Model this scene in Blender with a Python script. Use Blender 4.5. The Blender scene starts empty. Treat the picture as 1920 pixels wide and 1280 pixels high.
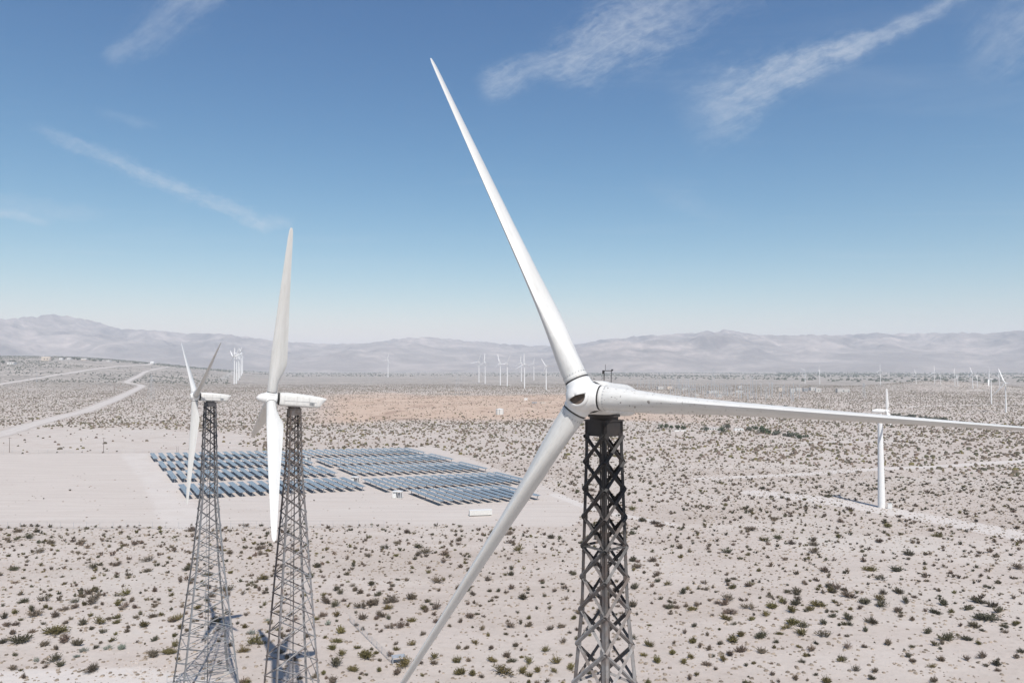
import bpy, math, random
import numpy as np
from mathutils import Vector, Matrix

random.seed(7)
rng = np.random.default_rng(11)
S = bpy.context.scene
COL = S.collection
R = math.radians

# ------------------------------------------------------------------ camera
F = 1400.0                       # focal length in pixels of the 1920 wide photograph
HZ = 690.0                       # row of the true horizon
CAMZ = 40.0
PITCH = math.atan((HZ - 640.0) / F)
cam_d = bpy.data.cameras.new("camera")
cam_d.sensor_width = 36.0
cam_d.lens = 36.0 * F / 1920.0
cam_d.clip_start = 0.5
cam_d.clip_end = 60000.0
cam = bpy.data.objects.new("camera", cam_d)
COL.objects.link(cam)
cam.location = (0, 0, CAMZ)
cam.rotation_euler = (R(90) + PITCH, 0, 0)
S.camera = cam

# ------------------------------------------------------------------ sun, sky, exposure
SUN_EL, SUN_AZ = 53.0, 164.0     # azimuth clockwise from +Y
sun_d = bpy.data.lights.new("sun", "SUN")
sun_d.energy = 4.2
sun_d.angle = R(0.55)
sun_d.color = (1.0, 0.955, 0.90)
sun = bpy.data.objects.new("sun", sun_d)
COL.objects.link(sun)
sdir = Vector((math.sin(R(SUN_AZ)) * math.cos(R(SUN_EL)), math.cos(R(SUN_AZ)) * math.cos(R(SUN_EL)), math.sin(R(SUN_EL))))
sun.rotation_euler = (-sdir).to_track_quat('-Z', 'Y').to_euler()
sun.location = (0, -50, 200)

S.view_settings.view_transform = 'Standard'
S.view_settings.look = 'None'
S.view_settings.exposure = 0.34
S.view_settings.gamma = 1.0
S.view_settings.use_curve_mapping = False

world = bpy.data.worlds.new("World")
S.world = world
world.use_nodes = True
WN, WL = world.node_tree.nodes, world.node_tree.links
WN.clear()


class NT:
    """small helper for wiring shader nodes"""
    def __init__(self, tree):
        self.t, self.n, self.l = tree, tree.nodes, tree.links

    def add(self, typ, **kw):
        nd = self.n.new(typ)
        for k, v in kw.items():
            setattr(nd, k, v)
        return nd

    def put(self, sock, v):
        if isinstance(v, bpy.types.NodeSocket):
            self.l.new(v, sock)
        else:
            sock.default_value = v

    def math(self, op, a, b=0.0, c=0.0, clamp=False):
        nd = self.add('ShaderNodeMath', operation=op, use_clamp=clamp)
        self.put(nd.inputs[0], a); self.put(nd.inputs[1], b); self.put(nd.inputs[2], c)
        return nd.outputs[0]

    def mix(self, f, a, b, blend='MIX'):
        nd = self.add('ShaderNodeMix', data_type='RGBA', blend_type=blend)
        self.put(nd.inputs[0], f); self.put(nd.inputs[6], a); self.put(nd.inputs[7], b)
        return nd.outputs[2]

    def noise(self, vec, scale, detail=4.0, rough=0.55, dist=0.0, dim='3D'):
        nd = self.add('ShaderNodeTexNoise', noise_dimensions=dim)
        if vec is not None:
            self.l.new(vec, nd.inputs['Vector'])
        nd.inputs['Scale'].default_value = scale
        nd.inputs['Detail'].default_value = detail
        nd.inputs['Roughness'].default_value = rough
        nd.inputs['Distortion'].default_value = dist
        return nd.outputs[0]

    def ramp(self, f, stops, interp='LINEAR'):
        nd = self.add('ShaderNodeValToRGB')
        cr = nd.color_ramp
        cr.interpolation = interp
        while len(cr.elements) < len(stops):
            cr.elements.new(0.5)
        for e, (p, c) in zip(cr.elements, stops):
            e.position = p
            e.color = (*c, 1.0) if len(c) == 3 else c
        self.put(nd.inputs[0], f)
        return nd.outputs[0]

    def rng(self, v, a, b, c=0.0, d=1.0, smooth=False):
        nd = self.add('ShaderNodeMapRange')
        if smooth:
            nd.interpolation_type = 'SMOOTHSTEP'
        self.put(nd.inputs[0], v)
        for i, x in enumerate((a, b, c, d)):
            nd.inputs[1 + i].default_value = x
        return nd.outputs[0]

    def comb(self, x, y, z):
        nd = self.add('ShaderNodeCombineXYZ')
        self.put(nd.inputs[0], x); self.put(nd.inputs[1], y); self.put(nd.inputs[2], z)
        return nd.outputs[0]

    def sep(self, v):
        nd = self.add('ShaderNodeSeparateXYZ')
        self.l.new(v, nd.inputs[0])
        return nd.outputs


def build_world():
    g = NT(world.node_tree)
    sky = g.add('ShaderNodeTexSky', sky_type='NISHITA')
    sky.sun_disc = False
    sky.sun_elevation = R(SUN_EL)
    sky.sun_rotation = R(SUN_AZ)
    sky.altitude = 200
    sky.air_density = 1.0
    sky.dust_density = 0.7
    sky.ozone_density = 2.5
    # contrast of the clear-air colour, the same everywhere in the sky
    sc = g.add('ShaderNodeSeparateColor'); g.l.new(sky.outputs[0], sc.inputs[0])
    cc = g.add('ShaderNodeCombineColor')
    for k, (p, m) in enumerate(((2.25, 0.137), (1.40, 0.436), (0.97, 0.86))):
        g.l.new(g.math('MULTIPLY', g.math('POWER', sc.outputs[k], p), m), cc.inputs[k])
    skyc = cc.outputs[0]
    tc = g.add('ShaderNodeTexCoord')
    x, y, z = g.sep(tc.outputs['Generated'])
    ys = g.math('MAXIMUM', y, 0.05)
    u, v = g.math('DIVIDE', x, ys), g.math('DIVIDE', z, ys)
    front = g.rng(y, 0.06, 0.3)

    # each cirrus streak: end points in (u, v) of the sky ahead, then stops of (position, centre offset, width, strength)
    def uv(px, py):
        return ((px - 960.0) / F, (HZ - py) / F)
    streaks = [
        # tapering plume from the upper edge, fanning out below
        (uv(1790, -10), uv(1260, 235), [(0, 0, .010, .55), (.2, .005, .014, .75), (.45, .0, .020, .95), (.62, -.004, .030, .85), (.8, -.002, .050, .62), (1, .0, .055, .0)], 7.0),
        # broad ragged cloud at the upper edge
        (uv(1330, -30), uv(890, 180), [(0, .0, .045, .35), (.3, .004, .055, .72), (.55, .012, .040, .72), (.75, -.004, .018, .50), (.9, -.008, .022, .60), (1, .0, .02, .0)], 9.0),
        # long thin trail sloping down
        (uv(20, 222), uv(560, 418), [(0, .0, .008, .0), (.2, -.002, .010, .42), (.5, -.006, .011, .58), (.72, -.012, .010, .62), (.86, -.016, .012, .62), (.97, -.004, .007, .35), (1, 0, .005, .0)], 12.0),
        (uv(-60, 398), uv(105, 410), [(0, .0, .007, .6), (.7, .0, .006, .55), (1, 0, .004, .0)], 6.0),
        (uv(-60, 372), uv(230, 402), [(0, .0, .012, .25), (.7, .0, .012, .22), (1, 0, .01, .0)], 7.0),
        (uv(350, -20), uv(180, 115), [(0, .0, .030, .45), (.5, .004, .028, .34), (.85, .0, .016, .34), (1, .0, .01, .0)], 7.0),
        (uv(1960, 20), uv(1800, 145), [(0, .0, .05, .40), (.5, .0, .045, .34), (1, .0, .02, .0)], 7.0),
        (uv(150, 195), uv(320, 245), [(0, .0, .008, .0), (.5, .0, .008, .2), (1, .0, .006, .0)], 9.0),
        (uv(1180, 335), uv(1400, 415), [(0, .0, .014, .0), (.5, .0, .014, .16), (1, .0, .01, .0)], 9.0),
    ]
    warp = g.noise(g.comb(u, v, 0.0), 9.0, 5.0, 0.6)
    warp2 = g.noise(g.comb(u, v, 3.7), 11.0, 5.0, 0.6)
    uw = g.math('ADD', u, g.math('MULTIPLY', g.math('SUBTRACT', warp, 0.5), 0.035))
    vw = g.math('ADD', v, g.math('MULTIPLY', g.math('SUBTRACT', warp2, 0.5), 0.035))
    total = None
    for (a, b, stops, ns) in streaks:
        dx, dy = b[0] - a[0], b[1] - a[1]
        L = math.hypot(dx, dy)
        dx, dy = dx / L, dy / L
        ru, rv = g.math('SUBTRACT', uw, a[0]), g.math('SUBTRACT', vw, a[1])
        s = g.math('DIVIDE', g.math('ADD', g.math('MULTIPLY', ru, dx), g.math('MULTIPLY', rv, dy)), L)
        t = g.math('ADD', g.math('MULTIPLY', ru, -dy), g.math('MULTIPLY', rv, dx))
        cw = g.ramp(s, [(p, (c * 10 + .5, w * 10, al)) for (p, c, w, al) in stops], 'EASE')
        sp = g.add('ShaderNodeSeparateColor')
        g.l.new(cw, sp.inputs[0])
        c = g.math('MULTIPLY', g.math('SUBTRACT', sp.outputs[0], 0.5), 0.1)
        w = g.math('MULTIPLY', sp.outputs[1], 0.1)
        q = g.math('DIVIDE', g.math('SUBTRACT', t, c), w)
        prof = g.math('POWER', 2.718, g.math('MULTIPLY', g.math('MULTIPLY', q, q), -1.0))
        inside = g.math('MULTIPLY', g.math('GREATER_THAN', s, -0.2), g.math('LESS_THAN', s, 1.0))
        fib = g.noise(g.comb(g.math('MULTIPLY', s, L * ns), g.math('MULTIPLY', t, ns * 5.0), ns), 2.6, 8.0, 0.62, 0.35)
        puff = g.noise(g.comb(g.math('MULTIPLY', u, ns * 4.0), g.math('MULTIPLY', v, ns * 6.0), ns + 2.0), 1.6, 8.0, 0.64, 0.3)
        tex = g.math('ADD', g.math('MULTIPLY', fib, 0.55), g.math('MULTIPLY', puff, 0.45))
        edge = g.math('ADD', g.math('MULTIPLY', prof, 0.62), g.math('MULTIPLY', g.math('SUBTRACT', tex, 0.5), 2.1))
        body = g.rng(edge, -0.10, 1.25, smooth=True)
        fac = g.math('MULTIPLY', g.math('MULTIPLY', body, g.math('MULTIPLY', sp.outputs[2], g.rng(prof, 0.0, 0.45))), inside)
        total = fac if total is None else g.math('ADD', total, fac)
    # faint veil all round the sky, so that it goes on outside the frame
    zz = g.math('MAXIMUM', z, 0.03)
    pl = g.comb(g.math('DIVIDE', x, zz), g.math('DIVIDE', y, zz), 0.0)
    mp = g.add('ShaderNodeMapping'); g.l.new(pl, mp.inputs[0])
    mp.inputs['Rotation'].default_value = (0, 0, R(35)); mp.inputs['Scale'].default_value = (0.35, 1.3, 1)
    veil = g.rng(g.noise(mp.outputs[0], 1.1, 6.0, 0.6, 0.5), 0.55, 0.95, 0.0, 0.22)
    fac = g.math('ADD', g.math('MULTIPLY', total, front), veil, clamp=True)
    fac = g.math('MULTIPLY', g.math('MINIMUM', fac, 0.85), 0.78)
    col = g.mix(fac, skyc, (5.2, 5.6, 6.2, 1.0))
    bg = g.add('ShaderNodeBackground')
    bg.inputs[1].default_value = 0.10
    g.l.new(col, bg.inputs[0])
    out = g.add('ShaderNodeOutputWorld')
    g.l.new(bg.outputs[0], out.inputs[0])


build_world()

# ------------------------------------------------------------------ layout helpers (where things stand on the ground)
FWD = np.array([0, math.cos(PITCH), math.sin(PITCH)])
UP = np.array([0, -math.sin(PITCH), math.cos(PITCH)])


def ray(px, py):
    r = FWD + np.array([1.0, 0, 0]) * (px - 960.0) / F - UP * (py - 640.0) / F
    return r / r[1]


def at_depth(px, py, d):
    return np.array([0, 0, CAMZ]) + ray(px, py) * d


def sstep(a, b, x):
    t = np.clip((np.asarray(x, float) - a) / (b - a), 0, 1)
    return t * t * (3 - 2 * t)


_PERM = np.random.default_rng(5).random((256, 256))


def vnoise(x, y):
    """smooth value noise 0..1 on arrays"""
    x = np.asarray(x, float); y = np.asarray(y, float)
    xi, yi = np.floor(x).astype(int), np.floor(y).astype(int)
    fx, fy = x - xi, y - yi
    fx, fy = fx * fx * (3 - 2 * fx), fy * fy * (3 - 2 * fy)
    g = lambda i, j: _PERM[i % 256, j % 256]
    return (g(xi, yi) * (1 - fx) + g(xi + 1, yi) * fx) * (1 - fy) + (g(xi, yi + 1) * (1 - fx) + g(xi + 1, yi + 1) * fx) * fy


def fbm(x, y, o=4):
    s, a, t = 0.0, 0.5, 0.0
    for i in range(o):
        s = s + a * vnoise(x * 2 ** i + 17.3 * i, y * 2 ** i + 9.1 * i)
        t += a; a *= 0.5
    return s / t


def flat_pt(px, py):
    d = F * CAMZ / (py - HZ)
    p = at_depth(px, py, d)
    return np.array([p[0], p[1]])


HILL = flat_pt(1765, 729)


def H(x, y):
    """height of the desert floor"""
    x = np.asarray(x, float); y = np.asarray(y, float)
    r = np.hypot(x, y); az = np.arctan2(x, y)
    w = sstep(-0.26, -0.56, az)
    z = 96.0 * w * sstep(1250, 4300, r)
    hd = np.hypot((x - HILL[0]) / 150.0, (y - HILL[1]) / 170.0)
    z = z + 15.0 * np.exp(-hd * hd * 1.6)
    och = ochre_mask(x, y)
    z = z + och * 3.2 * (fbm(x / 45.0, y / 60.0, 3) - 0.45)
    z = z + 1.6 * sstep(500, 900, r) * (fbm(x / 160.0, y / 160.0, 2) - 0.5)
    return z


def ochre_mask(x, y):
    r = np.hypot(x, y); az = np.degrees(np.arctan2(x, y))
    rr = r * (1 + 0.25 * (fbm(x / 90.0 + 4, y / 90.0, 2) - 0.5))
    return sstep(520, 600, rr) * (1 - sstep(1050, 1250, rr)) * sstep(-17, -12, az) * (1 - sstep(6, 20, az))


def ground(px, py):
    """point of the ground seen at a place in the photograph"""
    d0, d1 = 20.0, None
    rr = ray(px, py)
    d = 40.0
    prev = d
    while d < 20000:
        p = np.array([0, 0, CAMZ]) + rr * d
        if p[2] < H(p[0], p[1]):
            lo, hi = prev, d
            for _ in range(40):
                m = 0.5 * (lo + hi)
                p = np.array([0, 0, CAMZ]) + rr * m
                if p[2] < H(p[0], p[1]):
                    hi = m
                else:
                    lo = m
            p = np.array([0, 0, CAMZ]) + rr * lo
            return np.array([p[0], p[1], float(H(p[0], p[1]))])
        prev = d
        d *= 1.01
    p = np.array([0, 0, CAMZ]) + rr * 9000
    return np.array([p[0], p[1], float(H(p[0], p[1]))])


def poly_mask(x, y, poly, soft):
    """1 inside a polygon of ground points, soft edged"""
    P = np.array(poly)
    inside = np.zeros(x.shape, bool)
    dist = np.full(x.shape, 1e9)
    n = len(P)
    for i in range(n):
        a, b = P[i], P[(i + 1) % n]
        cond = (a[1] > y) != (b[1] > y)
        with np.errstate(divide='ignore', invalid='ignore'):
            xc = (b[0] - a[0]) * (y - a[1]) / (b[1] - a[1] + 1e-12) + a[0]
        inside ^= cond & (x < xc)
        ab = b - a
        t = np.clip(((x - a[0]) * ab[0] + (y - a[1]) * ab[1]) / (ab @ ab), 0, 1)
        dist = np.minimum(dist, np.hypot(x - a[0] - t * ab[0], y - a[1] - t * ab[1]))
    sd = np.where(inside, dist, -dist)
    return sstep(-soft, soft, sd)


def line_dist(x, y, pts):
    P = np.array(pts)
    dist = np.full(np.shape(x), 1e9)
    for a, b in zip(P[:-1], P[1:]):
        ab = b - a
        t = np.clip(((x - a[0]) * ab[0] + (y - a[1]) * ab[1]) / (ab @ ab), 0, 1)
        dist = np.minimum(dist, np.hypot(x - a[0] - t * ab[0], y - a[1] - t * ab[1]))
    return dist


PAD = [flat_pt(*p) for p in [(-260, 850), (285, 848), (560, 843), (810, 837), (880, 858), (1030, 912), (1100, 950), (1080, 984), (700, 981), (350, 984), (-260, 984)]]
BARE = [flat_pt(*p) for p in [(-200, 820), (60, 800), (250, 803), (470, 812), (480, 848), (-260, 850)]]
LANE = [flat_pt(*p) for p in [(250, 850), (300, 900), (350, 985)]]
TRACKS = [  # pale two-rut tracks, half width in metres
    ([flat_pt(*p) for p in [(1040, 925), (1120, 955), (1255, 980)]], 1.7),
    ([flat_pt(*p) for p in [(1310, 896), (1480, 889), (1640, 878), (1760, 873), (1930, 862)]], 3.0),
    ([flat_pt(*p) for p in [(1420, 922), (1520, 932), (1650, 953), (1730, 967), (1800, 979), (1960, 1010)]], 5.0),
    ([flat_pt(*p) for p in [(1500, 829), (1600, 827), (1720, 826)]], 2.2),
    ([flat_pt(*p) for p in [(-100, 1268), (120, 1264), (230, 1262), (330, 1275), (420, 1290)]], 3.2),
    ([flat_pt(*p) for p in [(1480, 768), (1580, 772), (1650, 779)]], 4.0),
    ([flat_pt(*p) for p in [(1700, 762), (1800, 760), (1930, 757)]], 5.0),
    ([flat_pt(*p) for p in [(880, 718), (960, 722), (1040, 725)]], 9.0),
    ([flat_pt(*p) for p in [(415, 717), (436, 707), (447, 700)]], 10.0),
]
ROAD_MAIN = [(-90, 838), (0, 815), (37, 803), (75, 792), (112, 782), (162, 770), (212, 750), (250, 732), (266, 724.5), (262, 721), (240, 718), (237, 716), (246, 711), (255, 707), (272, 697), (295, 691), (317, 688)]
ROAD_UP = [(-90, 736), (0, 720), (62, 710), (125, 700), (175, 692), (225, 686.5), (275, 684), (330, 683.5)]
ROAD_MAIN_W = [ground(*p) for p in ROAD_MAIN]
ROAD_UP_W = [ground(*p) for p in ROAD_UP]

# ------------------------------------------------------------------ mesh helpers


class MB:
    """collects simple solids into one mesh"""
    def __init__(self):
        self.v, self.f = [], []

    def add(self, verts, faces, M=None):
        o = len(self.v)
        if M is not None:
            verts = [tuple(M @ Vector(p)) for p in verts]
        self.v += [tuple(p) for p in verts]
        self.f += [tuple(i + o for i in f) for f in faces]
        return self

    def box(self, cx, cy, cz, sx, sy, sz, M=None):
        x, y, z = sx / 2, sy / 2, sz / 2
        vs = [(cx + a * x, cy + b * y, cz + c * z) for a in (-1, 1) for b in (-1, 1) for c in (-1, 1)]
        return self.add(vs, [(0, 1, 3, 2), (4, 6, 7, 5), (0, 4, 5, 1), (2, 3, 7, 6), (0, 2, 6, 4), (1, 5, 7, 3)], M)

    def tube(self, p, q, r0, r1=None, n=10, cap=True):
        r1 = r0 if r1 is None else r1
        p, q = Vector(p), Vector(q)
        d = (q - p).normalized()
        a = d.orthogonal().normalized()
        b = d.cross(a)
        vs, fs = [], []
        for (c, r) in ((p, r0), (q, r1)):
            for i in range(n):
                t = 2 * math.pi * i / n
                vs.append(c + a * (r * math.cos(t)) + b * (r * math.sin(t)))
        for i in range(n):
            j = (i + 1) % n
            fs.append((i, j, n + j, n + i))
        if cap:
            fs += [tuple(reversed(range(n))), tuple(range(n, 2 * n))]
        return self.add(vs, fs)

    def lathe(self, prof, n=20, M=None, cap=True):
        """profile of (radius, z)"""
        vs, fs = [], []
        for (r, z) in prof:
            for i in range(n):
                t = 2 * math.pi * i / n
                vs.append((r * math.cos(t), r * math.sin(t), z))
        for k in range(len(prof) - 1):
            for i in range(n):
                j = (i + 1) % n
                fs.append((k * n + i, k * n + j, (k + 1) * n + j, (k + 1) * n + i))
        if cap:
            fs += [tuple(reversed(range(n))), tuple(range((len(prof) - 1) * n, len(prof) * n))]
        return self.add(vs, fs, M)

    def loft(self, loops, cap=True, M=None):
        n = len(loops[0])
        vs = [p for l in loops for p in l]
        fs = []
        for k in range(len(loops) - 1):
            for i in range(n):
                j = (i + 1) % n
                fs.append((k * n + i, k * n + j, (k + 1) * n + j, (k + 1) * n + i))
        if cap:
            fs += [tuple(reversed(range(n))), tuple(range((len(loops) - 1) * n, len(loops) * n))]
        return self.add(vs, fs, M)

    def mesh(self, name, mat, smooth=None):
        me = bpy.data.meshes.new(name)
        me.from_pydata(self.v, [], self.f)
        me.validate()
        if mat is not None:
            me.materials.append(mat)
        if smooth is not None:
            me.polygons.foreach_set('use_smooth', [True] * len(me.polygons))
            if smooth < 170:
                me.set_sharp_from_angle(angle=R(smooth))
        me.update()
        return me


def put(name, me, parent=None, M=None):
    o = bpy.data.objects.new(name, me)
    COL.objects.link(o)
    if parent is not None:
        o.parent = parent
    if M is not None:
        o.matrix_local = M
    return o


def tag(o, label=None, cat=None, group=None, kind=None):
    if label: o['label'] = label
    if cat: o['category'] = cat
    if group: o['group'] = group
    if kind: o['kind'] = kind
    return o


def thing(name, label, cat, loc=(0, 0, 0), rz=0.0, group=None):
    o = bpy.data.objects.new(name, None)
    COL.objects.link(o)
    o.location = loc
    o.rotation_euler = (0, 0, rz)
    o.empty_display_size = 0.5
    return tag(o, label, cat, group)


def copy_thing(src, loc, rz, label=None, group=None, scale=None):
    """a copy of a thing with copies of its parts and sub-parts"""
    c = src.copy(); COL.objects.link(c)
    c.location = loc; c.rotation_euler = (0, 0, rz)
    if scale is not None: c.scale = (scale,) * 3
    if label: c['label'] = label
    if group: c['group'] = group
    for ch in src.children:
        k = ch.copy(); COL.objects.link(k); k.parent = c
        for g in ch.children:
            q = g.copy(); COL.objects.link(q); q.parent = k
    return c


def from_np(name, verts, faces, mat, col=None, smooth=False):
    """large mesh from arrays; faces m x k"""
    me = bpy.data.meshes.new(name)
    k = faces.shape[1]
    me.vertices.add(len(verts)); me.vertices.foreach_set('co', np.ascontiguousarray(verts, np.float32).ravel())
    me.loops.add(faces.size); me.loops.foreach_set('vertex_index', np.ascontiguousarray(faces, np.int32).ravel())
    me.polygons.add(len(faces))
    me.polygons.foreach_set('loop_start', np.arange(0, faces.size, k, dtype=np.int32))
    me.polygons.foreach_set('loop_total', np.full(len(faces), k, np.int32))
    if smooth:
        me.polygons.foreach_set('use_smooth', np.ones(len(faces), bool))
    if col is not None:
        for an, arr in col.items():
            if arr.ndim == 1:
                a = me.attributes.new(an, 'FLOAT', 'POINT'); a.data.foreach_set('value', arr.astype(np.float32))
            else:
                a = me.attributes.new(an, 'FLOAT_COLOR', 'POINT')
                a.data.foreach_set('color', np.column_stack([arr, np.ones(len(arr))]).astype(np.float32).ravel())
    me.materials.append(mat)
    me.update(calc_edges=True)
    return me

# ------------------------------------------------------------------ materials


def new_mat(name):
    m = bpy.data.materials.new(name)
    m.use_nodes = True
    m.node_tree.nodes.clear()
    g = NT(m.node_tree)
    b = g.add('ShaderNodeBsdfPrincipled')
    o = g.add('ShaderNodeOutputMaterial')
    g.l.new(b.outputs[0], o.inputs[0])
    return m, g, b


def bump(g, b, h, strength, dist):
    n = g.add('ShaderNodeBump')
    n.inputs['Strength'].default_value = strength
    n.inputs['Distance'].default_value = dist
    g.put(n.inputs['Height'], h)
    g.l.new(n.outputs[0], b.inputs['Normal'])


def simple_mat(name, c, rough=0.6, metal=0.0, var=0.12, scale=3.0, spec=0.4):
    m, g, b = new_mat(name)
    tc = g.add('ShaderNodeTexCoord')
    n = g.noise(tc.outputs['Object'], scale, 5.0, 0.6)
    lo = tuple(x * (1 - var) for x in c); hi = tuple(min(1, x * (1 + var)) for x in c)
    g.l.new(g.ramp(n, [(0.3, lo), (0.7, hi)]), b.inputs['Base Color'])
    b.inputs['Roughness'].default_value = rough
    b.inputs['Metallic'].default_value = metal
    b.inputs['Specular IOR Level'].default_value = spec
    return m


def blade_mat(name, chips):
    m, g, b = new_mat(name)
    tc = g.add('ShaderNodeTexCoord')
    P = tc.outputs['Object']
    x, y, z = g.sep(P)
    st = g.add('ShaderNodeMapping'); g.l.new(P, st.inputs[0]); st.inputs['Scale'].default_value = (3.0, 3.0, 0.35)
    streak = g.noise(st.outputs[0], 1.3, 5.0, 0.6)
    col = g.ramp(streak, [(0.25, (0.52, 0.515, 0.49)), (0.55, (0.585, 0.585, 0.565)), (0.8, (0.61, 0.61, 0.595))])
    # grime: worn nose edge, drips near the root
    wear = g.math('MULTIPLY', g.rng(g.noise(P, 2.2, 6.0, 0.7), 0.46, 0.72), g.rng(x, 0.12, 0.50))
    col = g.mix(g.math('MULTIPLY', wear, 0.22), col, (0.36, 0.34, 0.31, 1))
    drip = g.math('MULTIPLY', g.rng(g.noise(st.outputs[0], 3.1, 5.0, 0.65), 0.50, 0.74), g.rng(z, 0.7, 4.5, 0.5, 0.08))
    col = g.mix(drip, col, (0.34, 0.325, 0.30, 1))
    if chips:
        spots = g.noise(P, 9.0, 2.0, 0.5)
        k = g.math('MULTIPLY', g.rng(spots, 0.655, 0.69, smooth=True), g.rng(z, 1.0, 9.0, 1.0, 0.0))
        col = g.mix(k, col, (0.13, 0.115, 0.10, 1))
    g.l.new(col, b.inputs['Base Color'])
    b.inputs['Roughness'].default_value = 0.42
    b.inputs['Specular IOR Level'].default_value = 0.4
    return m


def steel_mat(name, hi, lo, z0, z1, rust):
    """weathered tower steel: oil-stained towards the head, bare below"""
    m, g, b = new_mat(name)
    ge = g.add('ShaderNodeNewGeometry')
    P = ge.outputs['Position']
    oi = g.add('ShaderNodeObjectInfo')
    x, y, z = g.sep(P)
    st = g.add('ShaderNodeMapping'); g.l.new(P, st.inputs[0]); st.inputs['Scale'].default_value = (2.0, 2.0, 0.5)
    n = g.noise(st.outputs[0], 1.6, 5.0, 0.65)
    zz = g.math('ADD', z, g.math('MULTIPLY', g.math('SUBTRACT', n, 0.5), (z1 - z0) * 1.2))
    f = g.rng(zz, z0, z1)
    c = g.mix(f, (*lo, 1), (*hi, 1))
    k = g.math('MULTIPLY', g.rng(g.math('ADD', g.noise(P, 2.3, 4.0, 0.6), g.math('MULTIPLY', oi.outputs['Random'], 0.25)), 0.56, 0.78), rust)
    c = g.mix(g.math('MULTIPLY', k, g.rng(zz, z0 + .8 * (z1 - z0), z1, 1.0, 0.25)), c, (0.13, 0.08, 0.055, 1))
    c = g.mix(g.math('MULTIPLY', oi.outputs['Random'], 0.35), c, (0.05, 0.045, 0.045, 1))
    g.l.new(c, b.inputs['Base Color'])
    b.inputs['Roughness'].default_value = 0.62
    b.inputs['Metallic'].default_value = 0.1
    b.inputs['Specular IOR Level'].default_value = 0.3
    return m


def ground_mat():
    m, g, b = new_mat("desert sand")
    ge = g.add('ShaderNodeNewGeometry')
    P = ge.outputs['Position']
    def at(n):
        a = g.add('ShaderNodeAttribute'); a.attribute_name = n; return a.outputs['Fac']
    pad, track, ochre, veg = at('pad'), at('track'), at('ochre'), at('veg')
    n1 = g.noise(P, 0.018, 5.0, 0.6)
    n2 = g.noise(P, 0.12, 5.0, 0.62, 0.4)
    n3 = g.noise(P, 0.9, 6.0, 0.65)
    n4 = g.noise(P, 5.0, 3.0, 0.6)
    c = g.ramp(n1, [(0.30, (0.405, 0.350, 0.308)), (0.5, (0.452, 0.396, 0.352)), (0.7, (0.462, 0.422, 0.378))])
    c = g.mix(g.rng(n2, 0.38, 0.72, 0.0, 0.5), c, (0.50, 0.445, 0.405, 1))
    c = g.mix(g.rng(n3, 0.50, 0.78, 0.0, 0.5), c, (0.285, 0.24, 0.20, 1))
    wash = g.add('ShaderNodeMapping'); g.l.new(P, wash.inputs[0]); wash.inputs['Scale'].default_value = (0.012, 0.05, 0.05); wash.inputs['Rotation'].default_value = (0, 0, R(-14))
    wn_ = g.noise(wash.outputs[0], 1.0, 6.0, 0.68, 0.8)
    c = g.mix(g.rng(wn_, 0.50, 0.66, 0.0, 0.55), c, (0.53, 0.485, 0.44, 1))
    c = g.mix(g.rng(wn_, 0.48, 0.32, 0.0, 0.45), c, (0.36, 0.305, 0.26, 1))
    # darker litter and small dry tufts
    c = g.mix(g.math('MULTIPLY', g.rng(n4, 0.60, 0.76), g.rng(n2, 0.40, 0.6, 0.1, 0.55)), c, (0.22, 0.18, 0.145, 1))
    # orange-tan gullied band
    gul = g.add('ShaderNodeMapping'); g.l.new(P, gul.inputs[0]); gul.inputs['Scale'].default_value = (0.045, 0.016, 0.05)
    gn = g.noise(gul.outputs[0], 1.0, 6.0, 0.7, 1.2)
    oc = g.ramp(gn, [(0.36, (0.30, 0.205, 0.15)), (0.46, (0.46, 0.335, 0.25)), (0.7, (0.52, 0.40, 0.31))])
    c = g.mix(g.math('MULTIPLY', ochre, 0.85), c, oc)
    # graded clearing: paler, smoother, faint wheel marks
    wm = g.add('ShaderNodeMapping'); g.l.new(P, wm.inputs[0]); wm.inputs['Scale'].default_value = (0.03, 0.5, 1); wm.inputs['Rotation'].default_value = (0, 0, R(4))
    wn = g.noise(wm.outputs[0], 1.0, 4.0, 0.6)
    pc = g.ramp(wn, [(0.3, (0.455, 0.405, 0.365)), (0.6, (0.515, 0.468, 0.428)), (0.8, (0.54, 0.495, 0.455))])
    edge = g.math('ADD', pad, g.math('MULTIPLY', g.math('SUBTRACT', n2, 0.5), 0.9))
    c = g.mix(g.math('MULTIPLY', g.rng(edge, 0.35, 0.65, smooth=True), 0.85), c, pc)
    te = g.math('ADD', track, g.math('MULTIPLY', g.math('SUBTRACT', n2, 0.5), 0.8))
    c = g.mix(g.math('MULTIPLY', g.rng(te, 0.3, 0.85, smooth=True), 0.8), c, (0.55, 0.51, 0.475, 1))
    # shrubland too far off for single shrubs
    v1 = g.noise(P, 0.11, 3.0, 0.7)
    v2 = g.noise(P, 0.008, 4.0, 0.6)
    vk = g.math('MULTIPLY', g.rng(v1, 0.38, 0.54), g.rng(v2, 0.32, 0.62, 0.35, 1.0))
    c = g.mix(g.math('MULTIPLY', g.math('MULTIPLY', vk, veg), 0.74), c, (0.075, 0.075, 0.062, 1))
    g.l.new(c, b.inputs['Base Color'])
    b.inputs['Roughness'].default_value = 0.95
    b.inputs['Specular IOR Level'].default_value = 0.1
    h = g.math('ADD', g.math('MULTIPLY', n3, 0.7), g.math('MULTIPLY', n2, 1.5))
    bump(g, b, h, 0.5, 0.35)
    return m


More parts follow.
